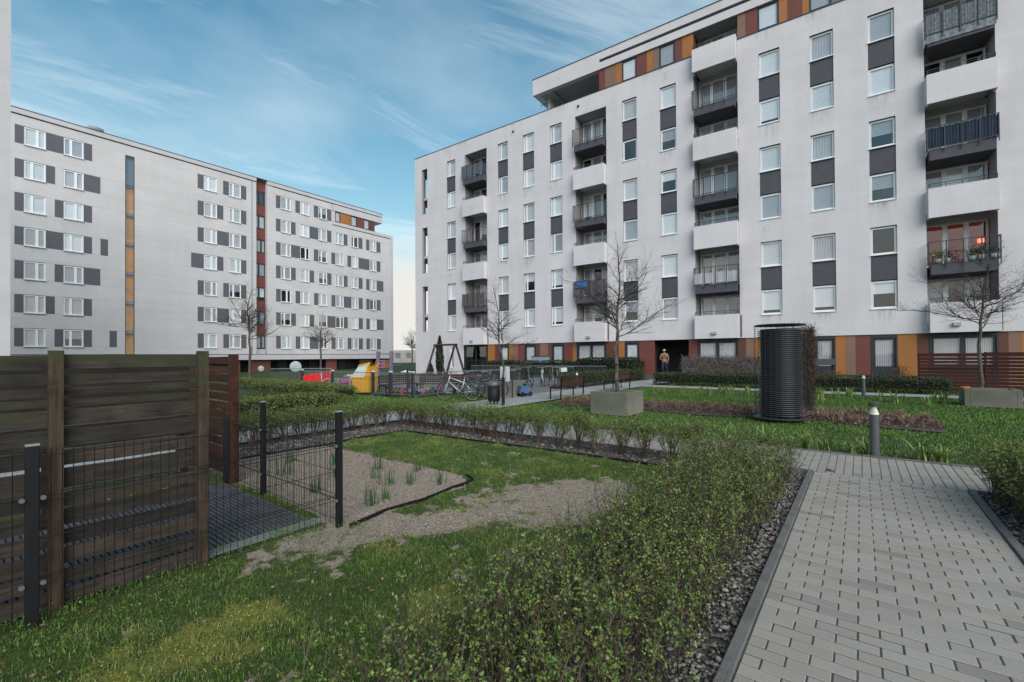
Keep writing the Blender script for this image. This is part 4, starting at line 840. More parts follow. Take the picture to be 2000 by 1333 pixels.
boxhedge('evergreen_hedge','long dark evergreen hedge below the windows behind the parked bicycles',27.6,29.0,15.7,24.6,1.22,LEAFD,12000,.085,.1,.3)
boxhedge('evergreen_hedge','dark evergreen screen in the gap between the two apartment blocks',42,44,31.5,45,1.45,LEAFD,8000,.2)
# long-leaved clumps
BLM=mat('strap_leaf',(.12,.20,.035),.5,.2,5,spec=.4,attr=[(.05,.10,.02),(.11,.19,.035),(.22,.30,.07),(.34,.36,.14)])
DAF=mat('bulb_leaf',(.04,.10,.03),.5,.2,5,attr=[(.02,.06,.02),(.04,.10,.035),(.07,.15,.05)])
def strap(n,h,w,spread,m):
    V=[];F=[];r_=[]
    for i in range(n):
        th=random.random()*2*PI; hh=h*random.uniform(.6,1.1); sp=spread*random.uniform(.3,1.1); x,y=random.gauss(0,.05),random.gauss(0,.05); q=random.random(); o=len(V); K=5
        for k in range(K+1):
            u=k/K; rr_=sp*u**1.4; z=hh*(math.sin(u*PI*.62)/math.sin(PI*.62) if spread>.12 else u); ww=w*(1-u**2)*.5+.0005; cx_,cy_=x+math.cos(th)*rr_,y+math.sin(th)*rr_
            V+= [(cx_-math.sin(th)*ww,cy_+math.cos(th)*ww,z),(cx_+math.sin(th)*ww,cy_-math.cos(th)*ww,z)]; r_+=[q,q]
        for k in range(K): F.append((o+2*k,o+2*k+1,o+2*k+3,o+2*k+2))
    return npmesh('leaves',np.array(V),np.array(F),m,r_)
sv=[strap(40,.25,.018,.36,BLM) for _ in range(3)]
for i,(a,b_) in enumerate([(9.25,1.05),(9.2,.75),(9.3,.45),(9.15,.15),(9.35,-.05),(9.3,-.75),(9.25,-.95),(9.45,1.4),(9.6,2.0)]):
    o=link('daylily',sv[i%3],None,P(a,b_,-.03),random.random()*6,None); o.scale=[random.uniform(.8,1.15)]*3
    tag(o,'clump of long arching yellow green leaves left of the near bollard lamp' if b_>-.3 else 'clump of long arching leaves in bare soil right of the near bollard lamp','plant','strap leaved clumps beside the cross path' if b_>-.3 else 'clumps right of the bollard lamp')
sv2=[strap(26,.24,.02,.18,BLM) for _ in range(3)]
for i in range(26):
    a,b_=random.uniform(18.8,21.5),random.uniform(-5,7.5)
    o=link('bulb_clump',sv2[i%3],None,P(a,b_,-.04),random.random()*6); o.scale=[random.uniform(.9,1.6)]*3; tag(o,'leafy green clump at the far edge of the lawn before the far path','plant','leafy clumps along the far lawn edge')
sv3=[strap(16,.22,.012,.05,DAF) for _ in range(3)]
for i,(a,b_) in enumerate([(3.7,4.55),(3.55,4.75),(3.95,4.25),(3.6,5.15),(3.9,5.5),(3.3,5.6),(3.15,4.3),(3.0,6.3),(3.7,6.3),(4.2,5.0),(2.95,3.95+.3),(4.35,6.2),(3.35,7.0),(2.8,5.2)]):
    o=link('daffodil_shoots',sv3[i%3],None,P(a,b_,-.01),random.random()*6); o.scale=[random.uniform(.55,1.15)]*3; tag(o,'upright tuft of dark green bulb shoots in the pale garden bed','plant','bulb shoots in the garden bed')
DRY=mat('dry_grass',(.26,.18,.12),.8,.2,5,attr=[(.12,.075,.055),(.25,.17,.11),(.36,.27,.18)])
sv4=[strap(70,.20,.012,.24,DRY) for _ in range(3)]
for i in range(46):
    b_=-1.2+9.2*(i%23)/22+random.uniform(-.1,.1); a=(13.5 if i<23 else 14.7)+random.uniform(-.15,.15)
    o=link('dry_tuft',sv4[i%3],None,P(a,b_,-.02),random.random()*6); o.scale=[random.uniform(.8,1.2)]*3; tag(o,'low tuft of dry tan ornamental grass in the bark bed','plant','dry grass tufts in the bark bed')
# small leafy weeds at the foot of the mesh fence and in the lawn
A,B=scat(1700,-.2,2.6,3.6,4.15); k=rng.random(len(A))<np.clip(fbm(A,B,4,33)*2.2-.7,0,1); A,B=A[k],B[k]; C=np.stack([A,B,.01+.05*rng.random(len(A))],1); C=np.repeat(C,3,0)+rng.normal(0,.02,(len(C)*3,3)); C[:,2]=np.abs(C[:,2])
V,F=leaves(C,.014); tag(struct('weeds',npmesh('weeds',V,F,LEAF,np.repeat(np.clip(rng.random(len(C))*.55,0,1),4)),kind='stuff'),'small leafy weeds along the foot of the mesh fence','weeds')
A,B=scat(3800,.2,3.0,1.7,3.9); k=rng.random(len(A))<np.clip(fbm(A,B,2.6,37)*2.6-1.1,0,1); A,B=A[k],B[k]; C=np.repeat(np.stack([A,B,.012+.02*rng.random(len(A))],1),3,0)+rng.normal(0,.012,(len(A)*3,3)); C[:,2]=np.abs(C[:,2])+.005
V,F=leaves(C,.011,.8); tag(struct('clover',npmesh('clover',V,F,LEAFM,np.repeat(np.clip(.4+.4*rng.random(len(C)),0,1),4)),kind='stuff'),'clover like ground weeds in the near lawn','weeds')
# ================================================================== TREES
BARK=mat('grey_bark',(.13,.115,.10),.9,.4,8,.5,40,col2=(.05,.043,.038)); BARKD=mat('dark_twigs',(.045,.037,.034),.9,.3,8)
def tree(label,x,y,z0,fork,top,spread,rtrunk,seed,group=None,limbs=9,dens=1.0,guard=False,gr=3.0,name='bare_tree',limbdirs=None,bias=(0,0)):
    r=random.Random(seed); root=thing(name,label,'tree',(x,y,z0),0,group)
    tr=MB(); pts=[(0,0,-.05)]; k=8
    for i in range(1,k+1): pts.append((r.gauss(0,.015)*i**.5,r.gauss(0,.015)*i**.5,fork*i/k))
    for i in range(k): tr.tube(pts[i],pts[i+1],rtrunk*(1-.035*i)*(1.25 if i==0 else 1),rtrunk*(1-.035*(i+1)),10,cap=False)
    tr.build('trunk',BARK,root,smooth=True)
    S0=[];S1=[];T0=[];T1=[]; BUD=[]
    def grow(p,d,ln,rad,lev):
        n=max(4,int(ln/.085)) if lev<3 else 3; n=min(n,20)
        q=p
        for i in range(n):
            u=(i+1)/n; w_=.05 if lev==0 else .12; d=(d+Vector((r.gauss(0,w_),r.gauss(0,w_),r.gauss(0,.07)+ (.035 if lev<3 else .02)))).normalized(); e=q+d*(ln/n)
            r0=rad*(1-.75*i/n); r1=rad*(1-.75*u); S0.append(q);S1.append(e);T0.append(r0);T1.append(r1); q=e
            if lev<4 and (i>=1 or lev==0) and r.random()<(.80 if lev<2 else .72)*dens:
                for _ in range(1 if lev<1 else (2 if r.random()<.45 else 1)):
                    a=Vector((r.gauss(0,1),r.gauss(0,1),r.gauss(0,.45))).normalized(); nd_=(d*.62+a*.85).normalized(); 
                    if nd_.z<-.15: nd_.z*=-.4
                    l2=(ln*(1-u*.5))*r.uniform(.36,.58)
                    if l2>.05: grow(q,nd_,l2,max(r1*.55,.0028),lev+1)
            elif lev>=3: BUD.append(q)
    hh=top-fork
    base=Vector(pts[-1])
    grow(base,Vector((0,0,1)),hh*1.0,rtrunk*.66,0)
    for i in range(limbs):
        th=2*PI*i/limbs+r.uniform(-.4,.4); zz=fork+ (i/limbs)*hh*.42-.1; el=r.uniform(.10,.75)
        b0=Vector((0,0,zz)) if zz>fork else Vector(pts[-1])*1.0; b0.z=max(zz,fork-.15); rr_=spread*1.25*(1-.35*i/limbs)*r.uniform(.8,1.15)
        d=Vector((math.cos(th)*math.cos(el)+bias[0],math.sin(th)*math.cos(el)+bias[1],math.sin(el)))
        grow(Vector((0,0,b0.z)),d.normalized(),rr_,rtrunk*.30,1)
    a0=np.array([v[:] for v in S0]);a1=np.array([v[:] for v in S1])
    m0=np.array(T0)>.012
    for nm,mk_,nn in (('limbs',m0,6),('twigs',~m0,3)):
        if mk_.sum():
            v,f=segs(a0[mk_],a1[mk_],np.array(T0)[mk_],np.array(T1)[mk_],nn); link(nm,npmesh(nm,v,f,BARKD if nn==3 else BARK,np.full(len(v),.5),nn==6),root)
    if guard: 
        g=MB(); g.tube((0,0,-.02),(0,0,.92),.055,.055,10); g.build('trunk_guard',BLACK,root)
    return root
TG='bare young courtyard trees'
tree('bare young tree with wide spreading crown growing in the nearer concrete planter',2.98,12.75,.45,1.78,4.42,1.75,.062,14,TG,limbs=9,dens=.92)
tree('slender pale barked bare tree growing in the far right concrete planter',15.0,14.35,.45,1.95,4.3,2.2,.058,23,TG,limbs=8,dens=.86)
tree('small bare tree with dense rounded crown and black lower trunk beside the litter bin',-.30,14.70,0,1.95,3.85,.95,.042,31,TG,limbs=10,dens=1.05,guard=True)
tree('tall bare tree in front of the rust red window column of the left block',-18.75,32,0,3.0,6.6,2.4,.10,44,TG,limbs=9,dens=.8)
tree('smaller bare tree behind the playground, right of the round white mirror',-17.1,40,0,2.6,5.4,2.0,.09,52,TG,limbs=8,dens=.72)
tree('hazy bare tree far off in the gap between the blocks, nearer the left block',-20.5,92,0,3,7,3.2,.16,61,'far bare trees in the gap',limbs=8,dens=.7)
tree('hazy bare tree far off in the gap between the blocks, nearer the right block',-19.2,100,0,3,10,4.2,.18,63,'far bare trees in the gap',limbs=9,dens=.75)
# columnar cypress and small conifer by the corner
def conifer(label,x,y,h,rad,seed,n=2600):
    r=np.random.default_rng(seed); root=thing('conifer',label,'tree',(x,y,0)); z=r.random(n)**.9*h; prof=np.sin(np.clip(z/h,0,1)*PI*.93+.2)**.7*(1-.45*z/h); a=r.random(n)*2*PI; q=rad*prof*(.55+.5*r.random(n))
    V,F=leaves(np.stack([np.cos(a)*q,np.sin(a)*q,z+.05],1),.17,.5,0,r); link('crown',npmesh('crown',V,F,LEAFD,np.repeat(r.random(n),4)),root); m=MB(); m.tube((0,0,0),(0,0,h*.9),.06,.02); m.build('trunk',BARK,root)
conifer('dark columnar cypress standing by the white corner of the right block',-6.17,38.2,3.3,.42,3); conifer('small dark conifer seedling left of the cypress',-7.05,38.6,1.0,.36,4,500)

# ================================================================== FENCES
WOODA=wood_mat('weathered_planks',((.024,.021,.019),(.075,.062,.053)),(3.2,45,34),(.038,.042,.022))
WOODP=wood_mat('fence_post_wood',((.028,.022,.017),(.085,.064,.047)),(30,30,2.2),(.045,.05,.024))
REDW=wood_mat('oxblood_planks',((.028,.010,.007),(.085,.026,.017)),(2.5,30,30))
REDW2=wood_mat('rust_planks',((.03,.013,.009),(.085,.034,.022)),(30,2.5,30))
def plank_row(m,a0,a1,b,th,z0,z1,axis='a',r=random):
    m.cur=r.random(); tw=r.uniform(-.004,.004); n=6; 
    pts=[]
    for i in range(n+1):
        u=i/n; p=a0+(a1-a0)*u; w0=.0022*math.sin(i*1.9+m.cur*9); w1=.0022*math.sin(i*1.3+m.cur*5)
        if axis=='a': pts.append([(p,b-th/2,z0+w0),(p,b+th/2,z0+w0),(p,b+th/2+tw,z1+w1),(p,b-th/2+tw,z1+w1)])
        else: pts.append([(b-th/2,p,z0+w0),(b+th/2,p,z0+w0),(b+th/2+tw,p,z1+w1),(b-th/2+tw,p,z1+w1)])
    vs=[q for s in pts for q in s]; fs=[(3,2,1,0),(4*n,4*n+1,4*n+2,4*n+3)]
    for i in range(n):
        for j in range(4): fs.append((4*i+j,4*i+(j+1)%4,4*i+4+(j+1)%4,4*i+4+j))
    m.add(vs,fs)
r_=random.Random(8)
wf=thing('privacy_fence','tall weathered wooden privacy fence of mossy horizontal planks in the left foreground','fence',P(0,0),ROT)
edges=[1.645,1.545,1.525,1.450,1.435,1.375,1.360,1.305,1.290,1.175,1.160,1.040,1.022,.915,.900,.765,.745,.650,.630,.520,.492,.392,.372,.262,.242,.135,.112,.015]
for sec,(a0,a1) in enumerate(((-1.6,-.35),(-.34,.47),(.475,1.30))):
    m=MB()
    for i in range(0,len(edges),2):
        dz=r_.uniform(-.008,.008); z1,z0=edges[i]+dz-.003,edges[i+1]+dz+.004; plank_row(m,a0,a1,4.165+r_.uniform(-.003,.003),.018,z0,z1,'a',r_)
    m.build('planks',WOODA,wf)
for a in (-.36,.475,1.295):
    m=MB(); m.cur=r_.random(); m.box(a-.035,a+.035,4.085,4.152,-.02,1.675); m.build('post',WOODP,wf,bevel=.004)
m=MB(); m.cur=.5
for a in (-.9,.2): m.box(a-.03,a+.03,4.18,4.23,0,1.6)
m.build('batten',WOODP,wf)
rf=thing('slat_fence','dark rust brown slatted screen fence running back behind the plank fence','fence',P(0,0),ROT)
m=MB()
for i in range(13): plank_row(m,6.5,8.6,2.39,.02,.07+i*.122,.07+i*.122+.10,'b',r_)
m.build('slats',REDW2,rf)
for b_ in (6.49,8.6): m=MB(); m.cur=.6; m.box(2.34,2.44,b_-.035,b_+.035,-.02,1.665); m.build('post',REDW2,rf)
m=MB(); m.box(2.30,2.37,6.50,6.62,0,.85); m.build('steel_post',BLACK,rf,bevel=.02)
RAILC=mat('clamp_steel',(.12,.12,.125),.5)
bf=thing('slat_fence','dark brown slatted screen on the far side of the terrace, glimpsed through the plank gaps','fence',P(0,0),ROT)
m=MB()
for i in range(8): plank_row(m,-1.8,1.92,6.62,.02,.56+i*.122,.56+i*.122+.105,'a',r_)
m.build('slats',mat('charred_planks',(.022,.017,.014),.9,.4,6),bf)
for a in (-1.8,-.55,.7,1.9): m=MB(); m.cur=.3; m.box(a-.035,a+.035,6.64,6.71,-.02,1.56); m.build('post',mat('charred_planks',(.022,.017,.014)),bf)
wm=thing('wire_fence','low black wire mesh garden fence with square black posts around the terrace','fence',P(0,0),ROT)
WIRE=mat('green_black_wire',(.012,.014,.014),.45,.2,8,metal=.3)
def meshpanel(p0,p1,nm='mesh_panel'):
    m=MB(); p0=Vector(p0);p1=Vector(p1); L_=(p1-p0).length; d=(p1-p0)/L_; nrm=Vector((-d.y,d.x,0)); n=int(L_/.05)
    for i in range(n+1):
        q=p0+d*(i*L_/n); prev=None
        prof=[(0,.03),(0,.24),(.018,.265),(0,.29),(0,.74),(.018,.765),(0,.79),(0,1.03),(.012,1.06)]
        for (o,z),(o2,z2) in zip(prof[:-1],prof[1:]): m.tube(q+nrm*o+Vector((0,0,z)),q+nrm*o2+Vector((0,0,z2)),.0022,n=4,cap=False)
    for z,o in ((.05,0),(.24,0),(.265,.018),(.29,0),(.515,0),(.74,0),(.765,.018),(.79,0),(1.02,0)): m.tube(p0+nrm*(o+.004)+Vector((0,0,z)),p1+nrm*(o+.004)+Vector((0,0,z)),.0028,n=5)
    return m.build(nm,WIRE,wm)
meshpanel((-1.6,4.0,0),(.33,4.0,0)); meshpanel((.39,4.0,0),(2.36,4.0,0)); meshpanel((2.385,4.03,0),(2.385,5.58,0)); meshpanel((2.385,5.64,0),(2.385,6.46,0))
for a,b_ in ((.36,4.0),(2.385,3.98),(2.385,5.61),(-1.6,4.0)):
    m=MB(); m.box(a-.03,a+.03,b_-.02,b_+.02,-.03,1.09); po=m.build('post',BLACK,wm,bevel=.004)
    m=MB(); m.box(a-.031,a+.031,b_-.021,b_+.021,1.0902,1.10); m.build('post_cap',mat('grey_cap',(.25,.26,.27),.6),po)
    for z in (.25,.77):
        for q in (-.045,.045): m=MB(); m.tube((a+q,b_-.02,z),(a+q,b_-.036,z),.014,n=8); m.build('clamp',RAILC,po)
# far fences before the right block
vf=thing('mesh_fence','wire mesh fence overgrown with bare brown vines beside the passage','fence',P(27,6.3),ROT)
m=MB()
for i in range(41): b_=-2+i*.1; m.tube((0,b_,0),(0,b_,1.44),.006,n=4,cap=False)
for z in (.1,.4,.7,1.0,1.42): m.tube((0,-2,z),(0,2,z),.008,n=4)
m.build('mesh_panel',ALU,vf)
for b_ in (-2,0,2): m=MB(); m.box(-.03,.03,b_-.03,b_+.03,0,1.5); m.build('post',BLACK,vf)
n=9000; c=np.stack([rng.normal(0,.05,n),rng.uniform(-2,2,n),rng.random(n)**.75*1.42],1); d=rng.normal(0,.13,(n,3)); d[:,0]*=.3; v,f=segs(c,c+d,np.full(n,.009),np.full(n,.005),3)
link('vine_tangle',npmesh('vine_tangle',v,f,mat('dry_vine',(.12,.09,.085),.9,.3,6,attr=[(.06,.048,.045),(.17,.14,.135),(.30,.25,.24)]),np.repeat(rng.random(n),6)),vf)
sf=thing('slat_fence','dark oxblood red slatted garden fence before the right end of the facade','fence',P(24.8,-5.9),ROT)
for sec in range(5):
    b0=-3.2+sec*1.8; top=1.62+(0.03 if sec<2 else 0); m=MB()
    b1=3.98-sec*1.9; b0=b1-1.84; top=1.60+.025*sec
    for i in range(11): plank_row(m,b0,b1,0,.02,.12+i*.135,.12+i*.135+.10+(.0 if i<10 else top-1.57),'b',r_)
    m.build('slats',REDW,sf)
    m=MB(); m.cur=.5; m.box(-.045,.045,b1-.0,b1+.055,0,top+.02); m.build('post',REDW,sf)

# ================================================================== WIRE CYLINDERS, BOLLARDS, PLANTERS
def cylinder_cage(label,a,b_,rad,h,vines=False,group=None):
    root=thing('ventilation_shaft' ,label,'vent shaft',P(a,b_),ROT,group)
    m=MB(); m.lathe([(rad-.06,.12),(rad-.06,h-.10),(0,h-.10)],40); m.build('core',mat('shaft_core',(.010,.011,.013),.6,.3,3),root,smooth=False)
    m=MB(); nr=44
    for i in range(nr): z=.14+(h-.28)*i/(nr-1); m.ring((0,0,z),rad-.012+.004*math.sin(i*2.3),.010,'z',48,6)
    m.build('louvre_rings',mat('shaft_steel',(.075,.085,.10),.36,.25,2,metal=.5,spec=.6),root,smooth=True)
    m=MB(); m.lathe([(0,h-.02),(rad+.065,h-.02),(rad+.08,h-.005),(rad+.065,h+.012),(0,h+.02)],40); m.build('top_plate',ALU,root); m=MB(); m.lathe([(rad-.07,.05),(rad+.10,.05),(rad+.115,.065),(rad+.10,.08),(rad-.07,.085)],40)
    for i in range(6): t=i*PI/3; m.box(math.cos(t)*rad*.7-.03,math.cos(t)*rad*.7+.03,math.sin(t)*rad*.7-.03,math.sin(t)*rad*.7+.03,-.05,.06)
    m.build('base_ring',ALU,root)
    m=MB(); 
    for i in range(28): t=2*PI*i/28; m.tube(((rad+.075)*math.cos(t),(rad+.075)*math.sin(t),.08),((rad+.075)*math.cos(t),(rad+.075)*math.sin(t),h),.003,n=4,cap=False)
    m.build('climbing_wires',ALU,root)
    if vines:
        n=5200; t=rng.random(n)*2*PI; z=h*(.02+.98*rng.random(n)**.8); rr_=rad+.03+.03*rng.normal(size=n)+.06*(z>h*.85)*rng.random(n); c=np.stack([np.cos(t)*rr_,np.sin(t)*rr_,z+.06*(z>h*.85)*rng.random(n)],1); d=rng.normal(0,.09,(n,3)); d[:,2]*=1.6
        v,f=segs(c,c+d,np.full(n,.006),np.full(n,.003),3); link('vines',npmesh('vines',v,f,mat('dead_vine',(.07,.045,.035),.9,.3,6,attr=[(.02,.014,.012),(.06,.04,.032),(.12,.075,.055)]),np.repeat(rng.random(n),6)),root)
cylinder_cage('black ventilation cylinder ringed with horizontal louvres, bare and nearer','' or 12.75,1.57,.475,2.33)
cylinder_cage('dark ventilation cylinder overgrown with brown dead vines, behind the bare one',15.6,1.50,.36,2.30,True)
def bollard(label,a,b_,h=.85,r0=.062):
    root=thing('bollard_lamp',label,'bollard light',P(a,b_),ROT,'grey bollard lamps')
    m=MB(); m.lathe([(0,-.05),(r0,-.05),(r0,h*.77),(r0-.005,h*.775),(0,h*.775)],28); m.build('post',mat('bollard_grey',(.075,.078,.088),.55,.12,5,.1,80,spec=.5),root,smooth=True).modifiers.new('e','EDGE_SPLIT')
    m=MB(); m.lathe([(r0-.002,h*.775),(r0-.002,h*.80),(.020,h*.93),(.020,h*.94)],28); m.build('reflector',mat('lamp_cone',(.75,.73,.60),.35,.05,3,spec=.6),root,smooth=True)
    m=MB(); m.lathe([(r0-.004,h*.778),(r0-.004,h*.925)],28); m.build('lens',GLASS,root,smooth=True)
    m=MB(); m.lathe([(0,h*.925),(r0+.004,h*.925),(r0+.004,h*.985),(r0-.01,h),(0,h)],28); m.build('cap',mat('bollard_cap',(.05,.052,.056),.5),root,smooth=True).modifiers.new('e','EDGE_SPLIT')
bollard('near grey bollard lamp standing at the edge of the cross path',9.08,-.16); bollard('far grey bollard lamp before the low hedge right of the cylinders',22.1,-.08); bollard('distant grey bollard lamp between the two benches by the side hedge',19.4,11.05)
CONC=facade_mat('raw_concrete',(.22,.208,.175),(.105,.105,.078))
def planter(label,cx,cy,la,lb,h,mt=CONC,rot=ROT):
    root=thing('concrete_planter',label,'planter',(cx,cy,0),rot); t=.12
    m=MB(); a,b_=la/2,lb/2
    m.box(-a,a,-b_,-b_+t,-.03,h); m.box(-a,a,b_-t,b_,-.03,h); m.box(-a,-a+t,-b_+t,b_-t,-.03,h); m.box(a-t,a,-b_+t,b_-t,-.03,h); m.build('walls',mt,root,bevel=.012)
    m=MB(); m.box(-a+t,a-t,-b_+t,b_-t,h-.16,h-.10); m.build('soil',mat('planter_soil',(.045,.035,.028),.95,.4,9,.8,40),root)
    return root
def ctr(a0,a1,b0,b1): p=P((a0+a1)/2,(b0+b1)/2); return p[0],p[1]
planter('mossy square concrete planter holding the wide bare tree, in the middle of the lawn',*ctr(11.37,12.52,4.95,6.05),1.15,1.1,.60)
planter('pale rectangular concrete planter holding the slender tree, at the right',*ctr(19.46,20.5,-3.75,-2.50),1.04,1.22,.50)
m=MB(); m.lathe([(0,0),(.11,.0),(.12,.02),(.10,.035),(0,.03)],18); o=m.build('plastic_disc',mat('bright_orange',(.75,.16,.03),.5),None,smooth=True); o.location=P(20.1,-2.62,.505); tag(o,'small bright orange plastic disc lying on the far planter rim','toy')

# ================================================================== STREET FURNITURE
BW=wood_mat('bench_slats',((.03,.018,.012),(.10,.055,.035)),(30,2.5,30))
def bench(label,a,b_,L=1.75,rot=0,group='brown slatted benches',back=True,nm='park_bench'):
    """local x depth (front at +y), length along x; rz so that front faces +B"""
    root=thing(nm,label,'bench',P(a,b_),ROT+rot,group); h=L/2
    for x in (-h+.06,h-.06):
        for y,zt in ((.22,.43),(-.22,.82)):
            m=MB(); m.beam((x,y,-.02),(x,y-(.06 if zt>.5 else 0),zt),.045,.03); m.build('leg',BLACK,root)
        m=MB(); m.box(x-.02,x+.02,-.22,.24,.39,.425); m.build('seat_bracket',BLACK,root)
    m=MB()
    for i in range(4): m.cur=random.random(); m.box(-h,h,-.20+i*.115,-.20+i*.115+.095,.43,.46)
    m.build('seat',BW,root)
    m=MB()
    for i in range(4): m.cur=random.random(); z=.50+i*.085; y=-.235-.012*i; m.box(-h,h,y,y+.028,z,z+.07)
    m.build('backrest',BW,root); return root
bench('brown slatted bench by the side path, nearer the litter bin',14.95,8.95,1.8); bench('brown slatted bench by the side path, right behind the trunk of the planter tree',20.1,9.25,2.0)
# litter bin
p=P(12.5,10.35); p=(-.62,15.05,0); root=thing('litter_bin','black cylindrical litter bin with grey rim beside the black trunk of the small tree','bin',p)
m=MB(); m.lathe([(0,.10),(.19,.10),(.205,.12),(.215,.62),(.20,.62),(.19,.14),(0,.14)],28); m.build('basket',BLACK,root,smooth=True)
m=MB(); m.lathe([(.225,.62),(.232,.64),(.232,.70),(.20,.76),(.12,.79),(0,.795)],28); m.build('hood',mat('galvanised',(.13,.135,.14),.5,.2,6,metal=.4),root,smooth=True)
m=MB(); m.tube((.12,-.1,-.02),(.12,-.1,.12),.02); m.tube((-.12,-.1,-.02),(-.12,-.1,.12),.02); m.box(-.025,.025,.2,.24,0,.7); m.build('stand',BLACK,root)
# low concrete block with notice board
cb=planter('long low concrete block behind the litter bin and small tree',*ctr(13.4,14.85,10.85,11.9),1.45,1.05,.62)
nb=thing('notice_board','white printed notice board standing over the concrete block','sign',P(13.7,11.0),ROT+R_(0))
m=MB(); m.box(-.02,.02,-.36,-.33,.0,1.05); m.box(-.02,.02,.33,.36,0,1.05); m.build('post',ALU,nb)
m=MB(); m.box(-.035,-.02,-.23,.23,.63,1.20); m.build('board',mat('notice_white',(.62,.66,.70),.5,.03,3),nb)
m=MB(); 
for i in range(11):
    L_=random.uniform(.22,.38); m.box(-.038,-.0352,.19-L_,.19,1.14-i*.042,1.152-i*.042)
m.build('printed_lines',mat('print_grey',(.22,.25,.29),.7),nb)
# utility cabinet
root=thing('utility_cabinet','blue grey twin door utility cabinet at the foot of the right facade','cabinet',P(28.2,19.2),ROT)
m=MB(); m.box(-.25,.25,-.66,.66,0,1.55); m.build('body',mat('blue_grey_metal',(.22,.27,.32),.5,.1,3),root,bevel=.015); m=MB()
for b_ in (-.62,.02): m.box(-.27,-.25,b_,b_+.60,.12,1.50)
m.build('door',mat('blue_grey_door',(.25,.30,.36),.5,.08,3),root); m=MB(); m.box(-.28,.28,-.69,.69,1.55,1.60); m.build('top',ALU,root)
# window planter box
root=thing('window_box','dark grey window box on the garden railing right of the cylinders','planter box',P(27.0,1.5),ROT)
m=MB(); m.box(-.12,.12,-.56,.56,1.06,1.36); m.build('trough',mat('slate_trough',(.09,.085,.10),.6),root,bevel=.01); m=MB()
for b_ in (-.4,.4): m.box(-.03,.03,b_-.03,b_+.03,0,1.06)
m.build('bracket',BLACK,root)
RG=mat('russet_leaf',(.20,.07,.03),.7,.3,6,attr=[(.06,.02,.012),(.20,.06,.025),(.22,.12,.05)])
def bush(label,a,b_,r0,h,lm,n=900,ls=.05,name='bush'):
    root=thing(name,label,'shrub',P(a,b_),ROT); d=rng.normal(size=(n,3)); d/=np.linalg.norm(d,axis=1)[:,None]; q=rng.random(n)**.4; C=d*q[:,None]*[r0,r0,h/2]+[0,0,h/2]; V,F=leaves(C,ls); link('foliage',npmesh('foliage',V,F,lm,np.repeat(rng.random(n),4)),root)
    nn=30; p1=np.stack([rng.normal(0,r0*.4,nn),rng.normal(0,r0*.4,nn),np.full(nn,h*.9)],1); v,f=segs(np.zeros((nn,3)),p1,np.full(nn,.012),np.full(nn,.004),3); link('stems',npmesh('stems',v,f,TWIG,np.full(nn*6,.5)),root)
bush('russet leaved shrub below the grey window box',26.6,1.3,.8,.85,RG)
bush('small russet leaved shrub before the orange and brown panels',26.6,-1.4,.5,1.15,RG,400)
bush('round dark green bush in front of the swing and bicycles',19.2,14.2,.55,1.45,LEAFD,900,.07)
bush('spiky brownish shrub at the foot of the orange panels near the cabinet',28.0,21.7,.5,1.9,mat('brown_leaf',(.08,.05,.03),.8,.3,6,attr=[(.03,.02,.015),(.1,.06,.03)]),260,.05)
# swing frame
SWW=wood_mat('swing_timber',((.03,.02,.017),(.095,.065,.055)),(8,8,8))
root=thing('swing_frame','brown timber A frame swing standing in the playground','swing',(-4.1,24,0),-R_(37.9))
m=MB(); m.cur=.6; m.tube((-.12,0,2.22),(1.62,0,2.22),.055,n=10); m.build('crossbeam',SWW,root)
for x in (0,1.5):
    for y in (-1,1): m=MB(); m.cur=random.random(); m.tube((x,y*.95,-.02),(x,y*.03,2.24),.062,.055,10); m.build('leg',SWW,root)
m=MB()
for x in (.55,.95): m.tube((x,0,2.2),(x,0,.5),.008,n=5)
m.build('chain',ALU,root); m=MB(); m.box(.5,1.0,-.1,.1,.46,.5); m.build('seat',BLACK,root)
# climbing frame with purple posts
PUR=mat('violet_post',(.16,.13,.20),.6,.3,4); root=thing('climbing_frame','grey violet two post climbing frame behind the yellow slide box','climbing frame',(-7.35,24.6,0),0)
m=MB()
for x in (0,.72): mm=MB(); mm.box(x-.09,x+.09,-.09,.09,0,1.92); mm.build('post',PUR,root,bevel=.02)
m=MB(); m.tube((-.1,0,1.85),(1.3,0,1.72),.018,n=6); m.tube((1.2,0,1.72),(1.2,0,1.15),.015,n=6); m.tube((.72,0,1.15),(1.2,0,1.15),.015,n=6)
for i in range(5): m.tube((.1,0,.4+i*.25),(.64,0,.4+i*.25),.016,n=6)
m.build('bars',mat('teal_steel',(.09,.16,.17),.5),root)
m=MB(); 
for i,c in enumerate(range(6)): m.ring((-.02+.16*(i%3),-.12,1.1+.22*(i//3)),.085,.025,'y',14,5)
m.build('rings',mat('lilac_plastic',(.35,.12,.26),.5),root)
